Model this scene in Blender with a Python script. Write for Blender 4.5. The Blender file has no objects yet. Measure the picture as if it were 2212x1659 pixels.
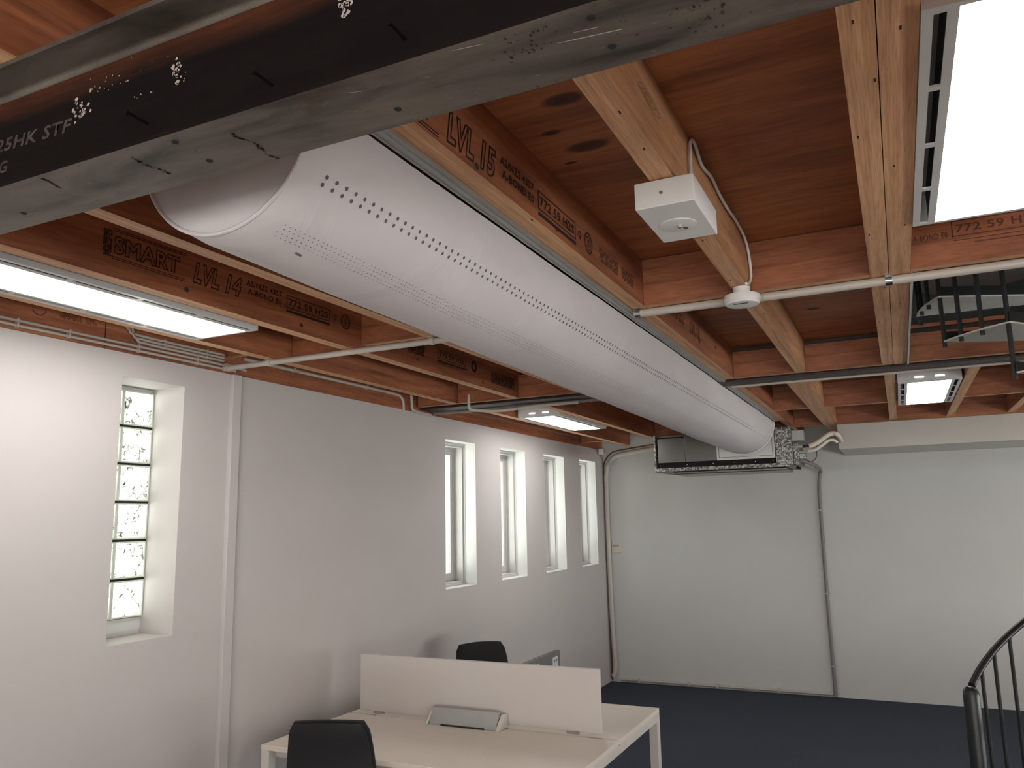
import bpy, bmesh, math, random
from mathutils import Vector, Matrix
random.seed(7)
sc = bpy.context.scene
col = sc.collection

# ---------------------------------------------------------------- camera
cam_d = bpy.data.cameras.new('camera'); cam = bpy.data.objects.new('camera', cam_d); col.objects.link(cam)
PPX, PPY = 1106.0, 829.5
VY = (1946.0, 1105.0); VX = (-2520.0, 1195.0)
FOC = math.sqrt(-((VY[0]-PPX)*(VX[0]-PPX) + (VY[1]-PPY)*(VX[1]-PPY)))
def cray(p): return Vector((p[0]-PPX, -(p[1]-PPY), -FOC))
Yc = cray(VY).normalized(); Xc = -cray(VX).normalized(); Xc = (Xc - Yc*Xc.dot(Yc)).normalized(); Zc = Xc.cross(Yc)
R3 = Matrix((Xc, Yc, Zc))
cam.matrix_world = Matrix.Translation((0, 0, 1.8)) @ R3.to_4x4()
cam_d.sensor_fit = 'HORIZONTAL'; cam_d.sensor_width = 36.0; cam_d.lens = FOC/2212*36.0
cam_d.clip_start = 0.05; cam_d.clip_end = 100
sc.camera = cam

# ---------------------------------------------------------------- world, daylight, exposure
w = bpy.data.worlds.new('overcast_sky'); sc.world = w; w.use_nodes = True
bg = w.node_tree.nodes['Background']; bg.inputs[0].default_value = (0.90, 0.97, 1.0, 1); bg.inputs[1].default_value = 1.0
_nt = w.node_tree; _tc = _nt.nodes.new('ShaderNodeTexCoord'); _sx = _nt.nodes.new('ShaderNodeSeparateXYZ'); _mr = _nt.nodes.new('ShaderNodeMapRange'); _mx = _nt.nodes.new('ShaderNodeMix'); _mx.data_type = 'RGBA'
_nt.links.new(_tc.outputs['Generated'], _sx.inputs[0]); _nt.links.new(_sx.outputs['Z'], _mr.inputs[0]); _mr.inputs[1].default_value = -.04; _mr.inputs[2].default_value = .04
_nt.links.new(_mr.outputs[0], _mx.inputs[0]); _nt.links.new(_mx.outputs[2], bg.inputs[0])
_mx.inputs[6].default_value = (4.6, 4.6, 4.45, 1)      # lower half, brightened to throw light up at the ceiling
_mx.inputs[7].default_value = (1.35, 1.4, 1.4, 1)     # overcast sky
sc.view_settings.view_transform = 'Standard'; sc.view_settings.look = 'None'
sc.view_settings.exposure = 2.1; sc.view_settings.gamma = 1.0; sc.view_settings.use_curve_mapping = False
LAMP = 3.9            # strength of every lit ceiling panel

# room numbers (metres)
WX = -3.07; BY = 8.83; JZ = 2.61; PLY = 2.80; RX = 5.2; FY = -5.0

# ---------------------------------------------------------------- materials
def newmat(name):
    m = bpy.data.materials.new(name); m.use_nodes = True
    nt = m.node_tree; b = nt.nodes['Principled BSDF']
    return m, nt, b
def N(nt, t, **kw):
    n = nt.nodes.new(t)
    for k, v in kw.items(): setattr(n, k, v)
    return n
def coords(nt, scale=(1, 1, 1), loc=(0, 0, 0)):
    tc = N(nt, 'ShaderNodeTexCoord'); mp = N(nt, 'ShaderNodeMapping')
    mp.inputs['Scale'].default_value = scale; mp.inputs['Location'].default_value = loc
    nt.links.new(tc.outputs['Object'], mp.inputs[0]); return mp.outputs[0]
def noise(nt, vec, scale, detail=4, rough=.55, dist=0):
    n = N(nt, 'ShaderNodeTexNoise'); n.inputs['Scale'].default_value = scale; n.inputs['Detail'].default_value = detail
    n.inputs['Roughness'].default_value = rough; n.inputs['Distortion'].default_value = dist
    if vec is not None: nt.links.new(vec, n.inputs['Vector'])
    return n.outputs['Fac']
def ramp(nt, fac, stops):
    r = N(nt, 'ShaderNodeValToRGB'); e = r.color_ramp.elements
    while len(e) < len(stops): e.new(0.5)
    for i, (p, c) in enumerate(stops):
        e[i].position = p; e[i].color = (*c, 1) if len(c) == 3 else c
    nt.links.new(fac, r.inputs[0]); return r.outputs[0]
def mix(nt, fac, a, b, mode='MIX'):
    m = N(nt, 'ShaderNodeMix', data_type='RGBA', blend_type=mode)
    for sock, v in ((0, fac), (6, a), (7, b)):
        if isinstance(v, (int, float)): m.inputs[sock].default_value = v
        elif isinstance(v, tuple): m.inputs[sock].default_value = (*v, 1)
        else: nt.links.new(v, m.inputs[sock])
    return m.outputs[2]
def bump(nt, b, h, strength=.2, dist=.002):
    n = N(nt, 'ShaderNodeBump'); n.inputs['Strength'].default_value = strength; n.inputs['Distance'].default_value = dist
    nt.links.new(h, n.inputs['Height']); nt.links.new(n.outputs[0], b.inputs['Normal'])
def plain(name, c, rough=.5, metal=0., spec=.5, nz=.06, nscale=9, bmp=0.):
    m, nt, b = newmat(name)
    v = coords(nt); f = noise(nt, v, nscale, 3)
    lo = tuple(x*(1-nz) for x in c); hi = tuple(min(1, x*(1+nz)) for x in c)
    nt.links.new(ramp(nt, f, [(.3, lo), (.7, hi)]), b.inputs['Base Color'])
    b.inputs['Roughness'].default_value = rough; b.inputs['Metallic'].default_value = metal
    b.inputs['Specular IOR Level'].default_value = spec
    if bmp: bump(nt, b, noise(nt, v, nscale*12, 3), bmp)
    return m
def wood(name, dark, mid, light, stretch, gscale=1.0, rough=.62, knots=None, flecks=True):
    m, nt, b = newmat(name)
    v = coords(nt, stretch)
    broad = noise(nt, v, 2.2*gscale, 3, .5, .6)
    grain = noise(nt, v, 14*gscale, 5, .65, .4)
    c = ramp(nt, broad, [(.28, dark), (.5, mid), (.74, light)])
    g = ramp(nt, grain, [(.34, (.62, .60, .58)), (.55, (1, 1, 1))])
    c = mix(nt, .75, c, g, 'MULTIPLY')
    tint = noise(nt, coords(nt), 1.3, 2)
    c = mix(nt, .5, c, ramp(nt, tint, [(.35, (.80, .74, .72)), (.65, (1.08, 1.04, 1.0))]), 'MULTIPLY')
    if flecks:
        s2 = tuple(x*3 for x in stretch)
        f = noise(nt, coords(nt, s2, (3, 5, 7)), 6, 2)
        c = mix(nt, ramp(nt, f, [(.70, (0, 0, 0)), (.76, (.8, .8, .8))]), c, (.05, .018, .010))
    if knots:
        tc = N(nt, 'ShaderNodeTexCoord'); cur = None
        for (kx, ky, kr, asp) in knots:
            mp = N(nt, 'ShaderNodeMapping', vector_type='POINT')
            mp.inputs['Location'].default_value = (-kx/(kr*asp), -ky/kr, 0); mp.inputs['Scale'].default_value = (1/(kr*asp), 1/kr, 0)
            nt.links.new(tc.outputs['Object'], mp.inputs[0])
            l = N(nt, 'ShaderNodeVectorMath', operation='LENGTH'); nt.links.new(mp.outputs[0], l.inputs[0])
            o = l.outputs['Value']
            if cur is None: cur = o
            else:
                mn = N(nt, 'ShaderNodeMath', operation='MINIMUM'); nt.links.new(cur, mn.inputs[0]); nt.links.new(o, mn.inputs[1]); cur = mn.outputs[0]
        kc = ramp(nt, cur, [(.0, (.95, .95, .95)), (.62, (.85, .85, .85)), (.85, (.35, .35, .35)), (1.0, (0, 0, 0))])
        c = mix(nt, kc, c, (.028, .010, .006))
    nt.links.new(c, b.inputs['Base Color']); b.inputs['Roughness'].default_value = rough
    bump(nt, b, grain, .25, .0015)
    return m
M = {}
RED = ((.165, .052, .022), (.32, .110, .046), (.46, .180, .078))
LIT = ((.32, .145, .068), (.47, .235, .112), (.60, .335, .17))  # paler veneer face, with the right lamp's light put into the colour
TAN = ((.49, .255, .128), (.66, .375, .20), (.78, .49, .28))
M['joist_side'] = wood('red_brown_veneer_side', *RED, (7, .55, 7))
M['joist_side_lit'] = wood('lamplit_veneer_side', *LIT, (7, .55, 7))
M['joist_edge'] = wood('tan_laminated_edge', *TAN, (22, .6, 8), 1.0)
M['block_side'] = wood('red_brown_veneer_blocking', *RED, (.8, 6, 8))
M['block_edge'] = wood('tan_blocking_edge', *TAN, (.8, 14, 14))
KN = [(-.647, 1.666, .034, 1.9), (-.678, 1.924, .036, 2.1), (-.738, 1.808, .016, 1.9), (-.758, 2.0, .010, 2.2), (-.862, 1.708, .011, 1.4), (-1.366, .905, .03, .7), (-.60, 1.55, .008, 2), (-.3, 4.1, .03, 1.4), (-1.55, .93, .02, 1.2)]
M['ply'] = wood('orange_brown_plywood', (.27, .092, .036), (.44, .162, .066), (.57, .238, .10), (.55, 5, 1), 1.0, .55, KN, False)
M['wall'] = plain('white_painted_plaster', (.50, .467, .452), .75, bmp=.05, nz=.02, nscale=2.5)
M['wallb'] = plain('off_white_back_wall', (.53, .53, .51), .75, bmp=.05, nz=.02, nscale=2.5)
M['trimw'] = plain('cream_bulkhead_board', (.52, .50, .455), .65, nz=.02)
M['whitepaint'] = plain('white_reveal_paint', (.58, .59, .565), .6, nz=.02)
M['white_metal'] = plain('white_enamel_metal', (.56, .555, .54), .35, nz=.03)
M['plastic'] = plain('white_plastic', (.70, .69, .67), .4, nz=.03)
M['pvc'] = plain('grey_white_conduit', (.46, .42, .37), .42, nz=.05)
M['pvc_dull'] = plain('mauve_grey_conduit', (.20, .175, .17), .5, nz=.06)
M['lag'] = plain('cream_pipe_lagging', (.62, .55, .46), .7, nz=.06, bmp=.1)
M['cable'] = plain('brown_cable', (.10, .04, .03), .5)
M['black'] = plain('black_painted_steel', (.012, .014, .016), .38, spec=.5, nz=.1)
M['rubber'] = plain('black_plastic', (.012, .012, .013), .5)
M['fabric_black'] = plain('black_upholstery', (.010, .010, .011), .85, bmp=.3, nscale=30)
M['chrome'] = plain('chrome', (.6, .6, .6), .2, 1.0)
M['alu'] = plain('grey_aluminium_rail', (.42, .42, .40), .38, .7, nz=.05)
M['desk'] = plain('cream_laminate', (.76, .69, .60), .42, nz=.015)
M['deskf'] = plain('white_powder_coat', (.66, .63, .58), .4, nz=.02)
M['screen'] = plain('pale_acoustic_screen', (.585, .545, .515), .6, nz=.01)
M['greymetal'] = plain('grey_cast_metal', (.36, .355, .34), .4, .2, nz=.05)
M['tray'] = plain('dark_grey_tray', (.04, .04, .045), .5)
M['trunk'] = plain('grey_power_trunking', (.20, .19, .187), .45)
M['bounce_floor'] = plain('pale_bounce_floor', (.62, .60, .57), .5, nz=.08, nscale=2)
M['tread'] = plain('pale_tread_underside', (.50, .50, .45), .6, nz=.06)
M['ink'] = plain('dark_stamp_ink', (.018, .006, .005), .8, nz=.2)
M['inkfaint'] = plain('faint_stamp_ink', (.10, .032, .018), .8, nz=.3)
M['chalk'] = plain('white_paint_marks', (.42, .36, .33), .8, nz=.3, nscale=60)
M['chalkdim'] = plain('worn_stencil_paint', (.06, .045, .043), .8, nz=.6, nscale=50)
M['scar'] = plain('brown_rust_scar', (.045, .018, .010), .8, nz=.5, nscale=60)
M['frame'] = plain('grey_white_window_aluminium', (.50, .485, .47), .45, nz=.03)
M['reveal'] = plain('daylit_white_reveal', (.68, .68, .655), .6, nz=.02)
M['hole'] = plain('grey_perforation', (.11, .10, .11), .9)
M['dark'] = plain('dark_gap', (.01, .008, .008), .9)
M['steel2'] = plain('dark_brown_steel', (.035, .020, .018), .5, .2, nz=.4, nscale=14)
M['brick'] = None

def emis(name, c, s):
    m, nt, b = newmat(name); b.inputs['Base Color'].default_value = (.8, .8, .8, 1)
    b.inputs['Emission Color'].default_value = (*c, 1); b.inputs['Emission Strength'].default_value = s; return m
M['lit'] = emis('lit_diffuser', (1.0, .985, .955), LAMP)

# fabric of the duct
m, nt, b = newmat('white_duct_fabric'); v = coords(nt)
c = ramp(nt, noise(nt, coords(nt, (3, .8, 3)), 2.0, 3), [(.3, (.56, .525, .53)), (.7, (.62, .585, .59))])
nt.links.new(c, b.inputs['Base Color']); b.inputs['Roughness'].default_value = .8
bump(nt, b, noise(nt, coords(nt, (1.4, 3.2, 1.4)), 2.2, 4, .5, .8), .35, .012)
M['duct'] = m
# carpet
m, nt, b = newmat('navy_carpet'); v = coords(nt)
f = noise(nt, v, 160, 2); f2 = noise(nt, v, 2, 3)
c = ramp(nt, f, [(.35, (.010, .014, .024)), (.65, (.034, .046, .072))])
c = mix(nt, .4, c, ramp(nt, f2, [(.3, (.7, .7, .75)), (.7, (1.1, 1.1, 1.1))]), 'MULTIPLY')
nt.links.new(c, b.inputs['Base Color']); b.inputs['Roughness'].default_value = .95; bump(nt, b, f, .6, .004)
M['carpet'] = m
# flange: grey mill scale steel with rust and scratches
def steel(name, base, rust, rusty, scr=True):
    m, nt, b = newmat(name); v = coords(nt)
    blot = noise(nt, coords(nt, (.9, 4, 1)), 3.5, 6, .6, .5)
    c = ramp(nt, blot, [(.30, tuple(x*.30 for x in base)), (.48, base), (.70, tuple(x*1.6 for x in base))])
    r = noise(nt, coords(nt, (1, 1.5, 1.5), (2, 1, 3)), 4.3, 7, .7)
    c = mix(nt, ramp(nt, r, [(rusty, (0, 0, 0)), (rusty+.1, (.8, .8, .8))]), c, rust)
    if scr:
        s = noise(nt, coords(nt, (6, 30, 30), (9, 2, 1)), 9, 2)
        c = mix(nt, ramp(nt, s, [(.72, (0, 0, 0)), (.76, (.6, .6, .6))]), c, (.30, .26, .22))
        d = noise(nt, coords(nt, (10, 10, 10), (4, 4, 1)), 12, 2)
        c = mix(nt, ramp(nt, d, [(.71, (0, 0, 0)), (.75, (.8, .8, .8))]), c, (.02, .012, .01))
    nt.links.new(c, b.inputs['Base Color']); b.inputs['Roughness'].default_value = .55; b.inputs['Metallic'].default_value = .15
    bump(nt, b, blot, .3, .002)
    return m
M['flange'] = steel('grey_mill_scale_steel', (.105, .088, .072), (.055, .022, .011), .60)
# web: dark scale, a band of orange rust running under the top flange
m, nt, b = newmat('dark_rusted_web_steel')
tc = N(nt, 'ShaderNodeTexCoord'); sx = N(nt, 'ShaderNodeSeparateXYZ'); nt.links.new(tc.outputs['Object'], sx.inputs[0])
nz_ = noise(nt, coords(nt, (.8, 2, 6)), 4, 5, .6)
ad = N(nt, 'ShaderNodeMath', operation='MULTIPLY_ADD'); nt.links.new(nz_, ad.inputs[0]); ad.inputs[1].default_value = .05; nt.links.new(sx.outputs['Z'], ad.inputs[2])
band = ramp(nt, ad.outputs[0], [(0.0, (0, 0, 0)), (1.0, (1, 1, 1))])
mr = N(nt, 'ShaderNodeMapRange'); nt.links.new(ad.outputs[0], mr.inputs[0]); mr.inputs[1].default_value = 2.565; mr.inputs[2].default_value = 2.605
gr = noise(nt, coords(nt, (1.2, 4, 14), (1, 1, 1)), 7, 5, .65)
c = ramp(nt, gr, [(.3, (.002, .0009, .0009)), (.7, (.0055, .0028, .0026))])
c2 = ramp(nt, gr, [(.25, (.02, .006, .003)), (.75, (.09, .026, .009))])
c = mix(nt, mr.outputs[0], c, c2)
nt.links.new(c, b.inputs['Base Color']); b.inputs['Roughness'].default_value = .75; b.inputs['Specular IOR Level'].default_value = .2
M['web'] = m
# galvanised spangle
m, nt, b = newmat('galvanised_spangle')
vo = N(nt, 'ShaderNodeTexVoronoi'); vo.inputs['Scale'].default_value = 95; nt.links.new(coords(nt), vo.inputs['Vector'])
sp = N(nt, 'ShaderNodeSeparateColor'); nt.links.new(vo.outputs['Color'], sp.inputs[0])
nt.links.new(ramp(nt, sp.outputs[0], [(.20, (.07, .07, .065)), (.5, (.20, .20, .185)), (.9, (.42, .42, .40))]), b.inputs['Base Color'])
b.inputs['Metallic'].default_value = .65; b.inputs['Roughness'].default_value = .42
M['galv'] = m
M['sheet'] = plain('brushed_sheet_metal', (.20, .20, .19), .25, .9, nz=.12, nscale=5)
# glass
def glassmat(name, tint, wavy):
    m, nt, b = newmat(name); out = nt.nodes['Material Output']; nt.nodes.remove(b)
    tr = N(nt, 'ShaderNodeBsdfTransparent'); tr.inputs[0].default_value = (*tint, 1)
    gl = N(nt, 'ShaderNodeBsdfGlossy'); gl.inputs['Roughness'].default_value = .05
    if wavy: gl.inputs['Color'].default_value = (.45, .47, .42, 1)
    mx = N(nt, 'ShaderNodeMixShader')
    if wavy:
        v = coords(nt, (1, 1, .8)); f = noise(nt, v, 20, 2, .5, 1.2)
        bn = N(nt, 'ShaderNodeBump'); bn.inputs['Strength'].default_value = .8; bn.inputs['Distance'].default_value = .02
        nt.links.new(f, bn.inputs['Height']); nt.links.new(bn.outputs[0], gl.inputs['Normal'])
        # pressed waves in the glass: ridges where the moulded surface is thick and lets little through
        rd = ramp(nt, f, [(.455, (.04, .04, .04)), (.49, (.97, .97, .97)), (.515, (.97, .97, .97)), (.545, (.04, .04, .04))])
        f2 = noise(nt, coords(nt, (1, 1, 1), (5, 5, 5)), 13, 1)
        g2 = ramp(nt, f2, [(.46, (0, 0, 0)), (.54, (1, 1, 1))])
        fac = mix(nt, 1.0, rd, g2, 'MULTIPLY')
        ad = mix(nt, 1.0, fac, (.06, .06, .06), 'ADD')
        nt.links.new(ad, mx.inputs[0])
    else: mx.inputs[0].default_value = .08
    nt.links.new(tr.outputs[0], mx.inputs[1]); nt.links.new(gl.outputs[0], mx.inputs[2]); nt.links.new(mx.outputs[0], out.inputs[0])
    return m
M['glass'] = glassmat('window_glass', (.92, .92, .92), False)
M['tinted'] = glassmat('clear_window_glass', (.68, .70, .68), False)
M['wavyglass'] = glassmat('wavy_block_glass', (.46, .47, .46), True)
M['glassedge'] = plain('greenish_glass_rim', (.66, .72, .62), .25, nz=.1)
# brick outside
m, nt, b = newmat('dark_brick')
br = N(nt, 'ShaderNodeTexBrick'); mp = N(nt, 'ShaderNodeMapping'); tc = N(nt, 'ShaderNodeTexCoord'); cx = N(nt, 'ShaderNodeCombineXYZ'); sx = N(nt, 'ShaderNodeSeparateXYZ')
nt.links.new(tc.outputs['Object'], sx.inputs[0]); nt.links.new(sx.outputs['Y'], cx.inputs[0]); nt.links.new(sx.outputs['Z'], cx.inputs[1])
nt.links.new(cx.outputs[0], br.inputs['Vector']); br.inputs['Scale'].default_value = 4.4
br.inputs['Color1'].default_value = (.06, .045, .04, 1); br.inputs['Color2'].default_value = (.10, .08, .07, 1); br.inputs['Mortar'].default_value = (.4, .4, .38, 1)
nt.links.new(br.outputs['Color'], b.inputs['Base Color']); M['brick'] = m

# ---------------------------------------------------------------- mesh helpers
class MB:
    def __init__(s): s.v = []; s.f = []; s.m = []
    def quad(s, pts, mi=0):
        i = len(s.v); s.v += [tuple(p) for p in pts]; s.f.append(tuple(range(i, i+len(pts)))); s.m.append(mi); return s
    def box(s, x0, x1, y0, y1, z0, z1, mi=0, mz=None, T=None):
        if x0 > x1: x0, x1 = x1, x0
        if y0 > y1: y0, y1 = y1, y0
        if z0 > z1: z0, z1 = z1, z0
        i = len(s.v)
        P = [(x0, y0, z0), (x1, y0, z0), (x1, y1, z0), (x0, y1, z0), (x0, y0, z1), (x1, y0, z1), (x1, y1, z1), (x0, y1, z1)]
        if T is not None: P = [tuple(T @ Vector(p)) for p in P]
        s.v += P
        for k, q in enumerate(((0, 3, 2, 1), (4, 5, 6, 7), (0, 1, 5, 4), (1, 2, 6, 5), (2, 3, 7, 6), (3, 0, 4, 7))):
            s.f.append(tuple(i+a for a in q)); s.m.append(mz if (mz is not None and k < 2) else mi)
        return s
    def tube(s, pts, r, n=10, mi=0, cap=True):
        pts = [Vector(p) for p in pts]; rs = r if isinstance(r, (list, tuple)) else [r]*len(pts)
        t0 = (pts[1]-pts[0]).normalized(); up = Vector((0, 0, 1)) if abs(t0.z) < .9 else Vector((1, 0, 0))
        u = t0.cross(up).normalized(); base = len(s.v); prev = t0
        for k, p in enumerate(pts):
            if k == 0: t = t0
            elif k == len(pts)-1: t = (pts[k]-pts[k-1]).normalized()
            else: t = ((pts[k]-pts[k-1]).normalized()+(pts[k+1]-pts[k]).normalized()).normalized()
            u = (u - t*u.dot(t)).normalized(); v = t.cross(u)
            for a in range(n):
                an = 2*math.pi*a/n; s.v.append(tuple(p+u*math.cos(an)*rs[k]+v*math.sin(an)*rs[k]))
        for k in range(len(pts)-1):
            for a in range(n):
                a2 = (a+1) % n
                s.f.append((base+k*n+a, base+k*n+a2, base+(k+1)*n+a2, base+(k+1)*n+a)); s.m.append(mi)
        if cap:
            s.f.append(tuple(base+a for a in range(n))[::-1]); s.m.append(mi)
            e = base+(len(pts)-1)*n; s.f.append(tuple(e+a for a in range(n))); s.m.append(mi)
        return s
    def lathe(s, prof, c, n=32, mi=0, axis='z'):
        base = len(s.v); c = Vector(c)
        for (r, h) in prof:
            for a in range(n):
                an = 2*math.pi*a/n
                s.v.append(tuple(c+Vector((r*math.cos(an), r*math.sin(an), h))))
        for k in range(len(prof)-1):
            for a in range(n):
                a2 = (a+1) % n; s.f.append((base+k*n+a, base+k*n+a2, base+(k+1)*n+a2, base+(k+1)*n+a)); s.m.append(mi)
        s.f.append(tuple(base+a for a in range(n))[::-1]); s.m.append(mi)
        e = base+(len(prof)-1)*n; s.f.append(tuple(e+a for a in range(n))); s.m.append(mi)
        return s
    def prism(s, poly, z0, z1, mi=0):
        i = len(s.v); n = len(poly)
        s.v += [(x, y, z0) for x, y in poly]+[(x, y, z1) for x, y in poly]
        s.f.append(tuple(i+k for k in range(n))[::-1]); s.f.append(tuple(i+n+k for k in range(n))); s.m += [mi, mi]
        for k in range(n):
            k2 = (k+1) % n; s.f.append((i+k, i+k2, i+n+k2, i+n+k)); s.m.append(mi)
        return s
    def build(s, name, mats, parent=None, smooth=False, bevel=0, fix=True, sub=0):
        me = bpy.data.meshes.new(name); me.from_pydata(s.v, [], s.f)
        for mm in (mats if isinstance(mats, (list, tuple)) else [mats]): me.materials.append(mm)
        for p, mi in zip(me.polygons, s.m): p.material_index = mi
        if fix:
            bm = bmesh.new(); bm.from_mesh(me); bmesh.ops.recalc_face_normals(bm, faces=bm.faces); bm.to_mesh(me); bm.free()
        me.update()
        if smooth:
            for p in me.polygons: p.use_smooth = True
        o = bpy.data.objects.new(name, me); col.objects.link(o)
        if parent is not None:
            o.parent = parent; o.matrix_parent_inverse = parent.matrix_world.inverted()
        if bevel:
            b = o.modifiers.new('bevel', 'BEVEL'); b.width = bevel; b.segments = 2; b.limit_method = 'ANGLE'; b.angle_limit = .6
        if sub:
            q = o.modifiers.new('sub', 'SUBSURF'); q.levels = sub; q.render_levels = sub
        if smooth and not sub:
            try:
                me.set_sharp_from_angle(angle=math.radians(40))
            except Exception: pass
        return o
def tag(o, label, cat, group=None, kind=None):
    o['label'] = label; o['category'] = cat
    if group: o['group'] = group
    if kind: o['kind'] = kind
    return o
def thing(name, loc, label, cat, group=None, rz=0):
    o = bpy.data.objects.new(name, None); col.objects.link(o); o.location = loc; o.rotation_euler = (0, 0, rz); o.empty_display_size = .05
    o.matrix_world = Matrix.Translation(loc) @ Matrix.Rotation(rz, 4, 'Z')
    tag(o, label, cat, group); return o
def struct(o, label=None):
    o['kind'] = 'structure'
    if label: o['label'] = label
    return o
def arc(c, r, a0, a1, n, plane='xz', y=0):
    out = []
    for k in range(n+1):
        a = math.radians(a0+(a1-a0)*k/n); u, v = c[0]+r*math.cos(a), c[1]+r*math.sin(a)
        out.append((u, y, v) if plane == 'xz' else (y, u, v) if plane == 'yz' else (u, v, y))
    return out
def smoothpath(P, n=6):
    P = [Vector(p) for p in P]; out = []
    for i in range(len(P)-1):
        p0 = P[max(i-1, 0)]; p1 = P[i]; p2 = P[i+1]; p3 = P[min(i+2, len(P)-1)]
        for k in range(n):
            t = k/n; out.append(.5*((2*p1)+(-p0+p2)*t+(2*p0-5*p1+4*p2-p3)*t*t+(-p0+3*p1-3*p2+p3)*t**3))
    out.append(P[-1]); return out

# text helper: o=origin (lower left), u=reading direction, v=up of the letters, both unit vectors; width/height in metres
def lettering(body, o, u, v, width, height, mat, parent, name='stamp_lettering', outline=0., shear=0., off=.0012):
    cu = bpy.data.curves.new('t', 'FONT'); cu.body = body; cu.size = 1; cu.shear = shear; cu.offset = .022 if not outline else .035; cu.space_character = 1.08
    if outline: cu.fill_mode = 'NONE'; cu.bevel_depth = outline/height*.95; cu.bevel_resolution = 0; cu.resolution_u = 3
    else: cu.resolution_u = 2
    ob = bpy.data.objects.new('t', cu); col.objects.link(ob)
    me = bpy.data.meshes.new_from_object(ob.evaluated_get(bpy.context.evaluated_depsgraph_get()))
    bpy.data.objects.remove(ob)
    xs = [p.co.x for p in me.vertices]; ys = [p.co.y for p in me.vertices]
    x0, x1, y0, y1 = min(xs), max(xs), min(ys), max(ys)
    u = Vector(u).normalized(); v = Vector(v).normalized(); n = u.cross(v); o = Vector(o)
    sx, sy = width/(x1-x0), height/(y1-y0)
    for p in me.vertices:
        a, b_, c_ = p.co
        p.co = o + u*(a-x0)*sx + v*(b_-y0)*sy + n*(off + (c_*sy*.25 if outline else 0))
    me.materials.clear(); me.materials.append(mat)
    ob = bpy.data.objects.new(name, me); col.objects.link(ob)
    ob.parent = parent; ob.matrix_parent_inverse = parent.matrix_world.inverted()
    return ob

# ---------------------------------------------------------------- setting: floor, walls, ceiling
XL = -3.36   # outer face of the left wall
UP = 5.3
struct(MB().box(XL, RX+.2, 1.2, BY+.2, -.1, 0).build('floor', M['carpet']))
struct(MB().box(XL, RX+.2, FY-.2, 1.2, -.1, 0).build('floor', M['bounce_floor']))  # unseen pale floor behind the camera, added to bounce light upwards
# left wall with openings
holes = [(2.39, 2.735, 1.305, 2.465), (5.207, 5.69, 1.297, 2.415), (6.14, 6.65, 1.295, 2.415), (7.08, 7.60, 1.293, 2.42), (8.03, 8.54, 1.292, 2.425),
         (.02, .365, 1.305, 2.465), (-2.0, -1.5, 1.297, 2.415), (-3.4, -2.9, 1.297, 2.415)]
FILLF = [(-1.2, .6, .15, 1.75), (1.3, 4.6, .15, 1.75)]     # unseen glazing added behind the camera for fill light
FILLR = [(-3.8, -1.9, .15, 1.9), (2.0, 8.4, .15, .90)]       # unseen glazing added in the right-hand wall to brighten the room
def wall_x(name, x0, x1, y0, y1, z0, z1, holes, mat):
    b = MB(); hs = sorted(holes); cur = y0
    for (a, c, l, h) in hs:
        b.box(x0, x1, cur, a, z0, z1); b.box(x0, x1, a, c, z0, l); b.box(x0, x1, a, c, h, z1); cur = c
    b.box(x0, x1, cur, y1, z0, z1)
    return struct(b.build(name, mat))
wall_x('wall_left', XL, WX, FY, BY, 0, 2.572, holes, M['wall'])
struct(MB().box(XL, WX-.07, FY, BY, 2.572, UP).build('wall_upper_left', M['wall']))
struct(MB().box(XL, RX+.2, BY, BY+.2, 0, UP).build('wall_back', M['wallb']))
wall_x('wall_right', RX, RX+.2, FY, BY, 0, UP, FILLR, M['wallb'])
b = MB(); cur = XL
for (a, c, l, h) in FILLF:
    b.box(cur, a, FY-.2, FY, 0, UP); b.box(a, c, FY-.2, FY, 0, l); b.box(a, c, FY-.2, FY, h, UP); cur = c
b.box(cur, RX+.2, FY-.2, FY, 0, UP)
struct(b.build('wall_front', M['wall']))
# plywood ceiling with the stair opening
OX0, OX1, OY0, OY1 = .112, 1.85, 3.0, 4.84
b = MB()
b.box(XL, OX0, FY, BY, PLY, PLY+.02); b.box(OX1, RX, FY, BY, PLY, PLY+.02)
b.box(OX0, OX1, FY, OY0, PLY, PLY+.02); b.box(OX0, OX1, OY1, BY, PLY, PLY+.02)
struct(b.build('ceiling', M['ply']))
struct(MB().box(XL, RX+.2, FY-.2, BY+.2, UP, UP+.1).build('ceiling_upper', M['wallb']))
# shallow boxed pilaster on the left wall
struct(MB().box(WX-.01, WX+.024, 3.025, 3.085, 0, 2.57).build('trim_1', M['wall'], bevel=.003))
# bulkhead along the back wall
b = MB().box(-.458, RX, 7.87, BY, 2.375, 2.60)
struct(b.build('trim_2', M['trimw']), 'cream boxed bulkhead along the back wall under the ceiling joists')
# pale edge strip of the stair opening
struct(MB().box(.105, .113, 2.99, 4.84, 2.600, 2.80).build('trim_3', M['whitepaint']), 'thin white plaster edge of the stair opening')
# neighbour's brick wall outside
struct(MB().box(-5.4, -5.2, 4.7, 22, 0, 2.45).build('wall_outside', M['brick']), 'dark brick wall outside the first narrow window')

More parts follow.
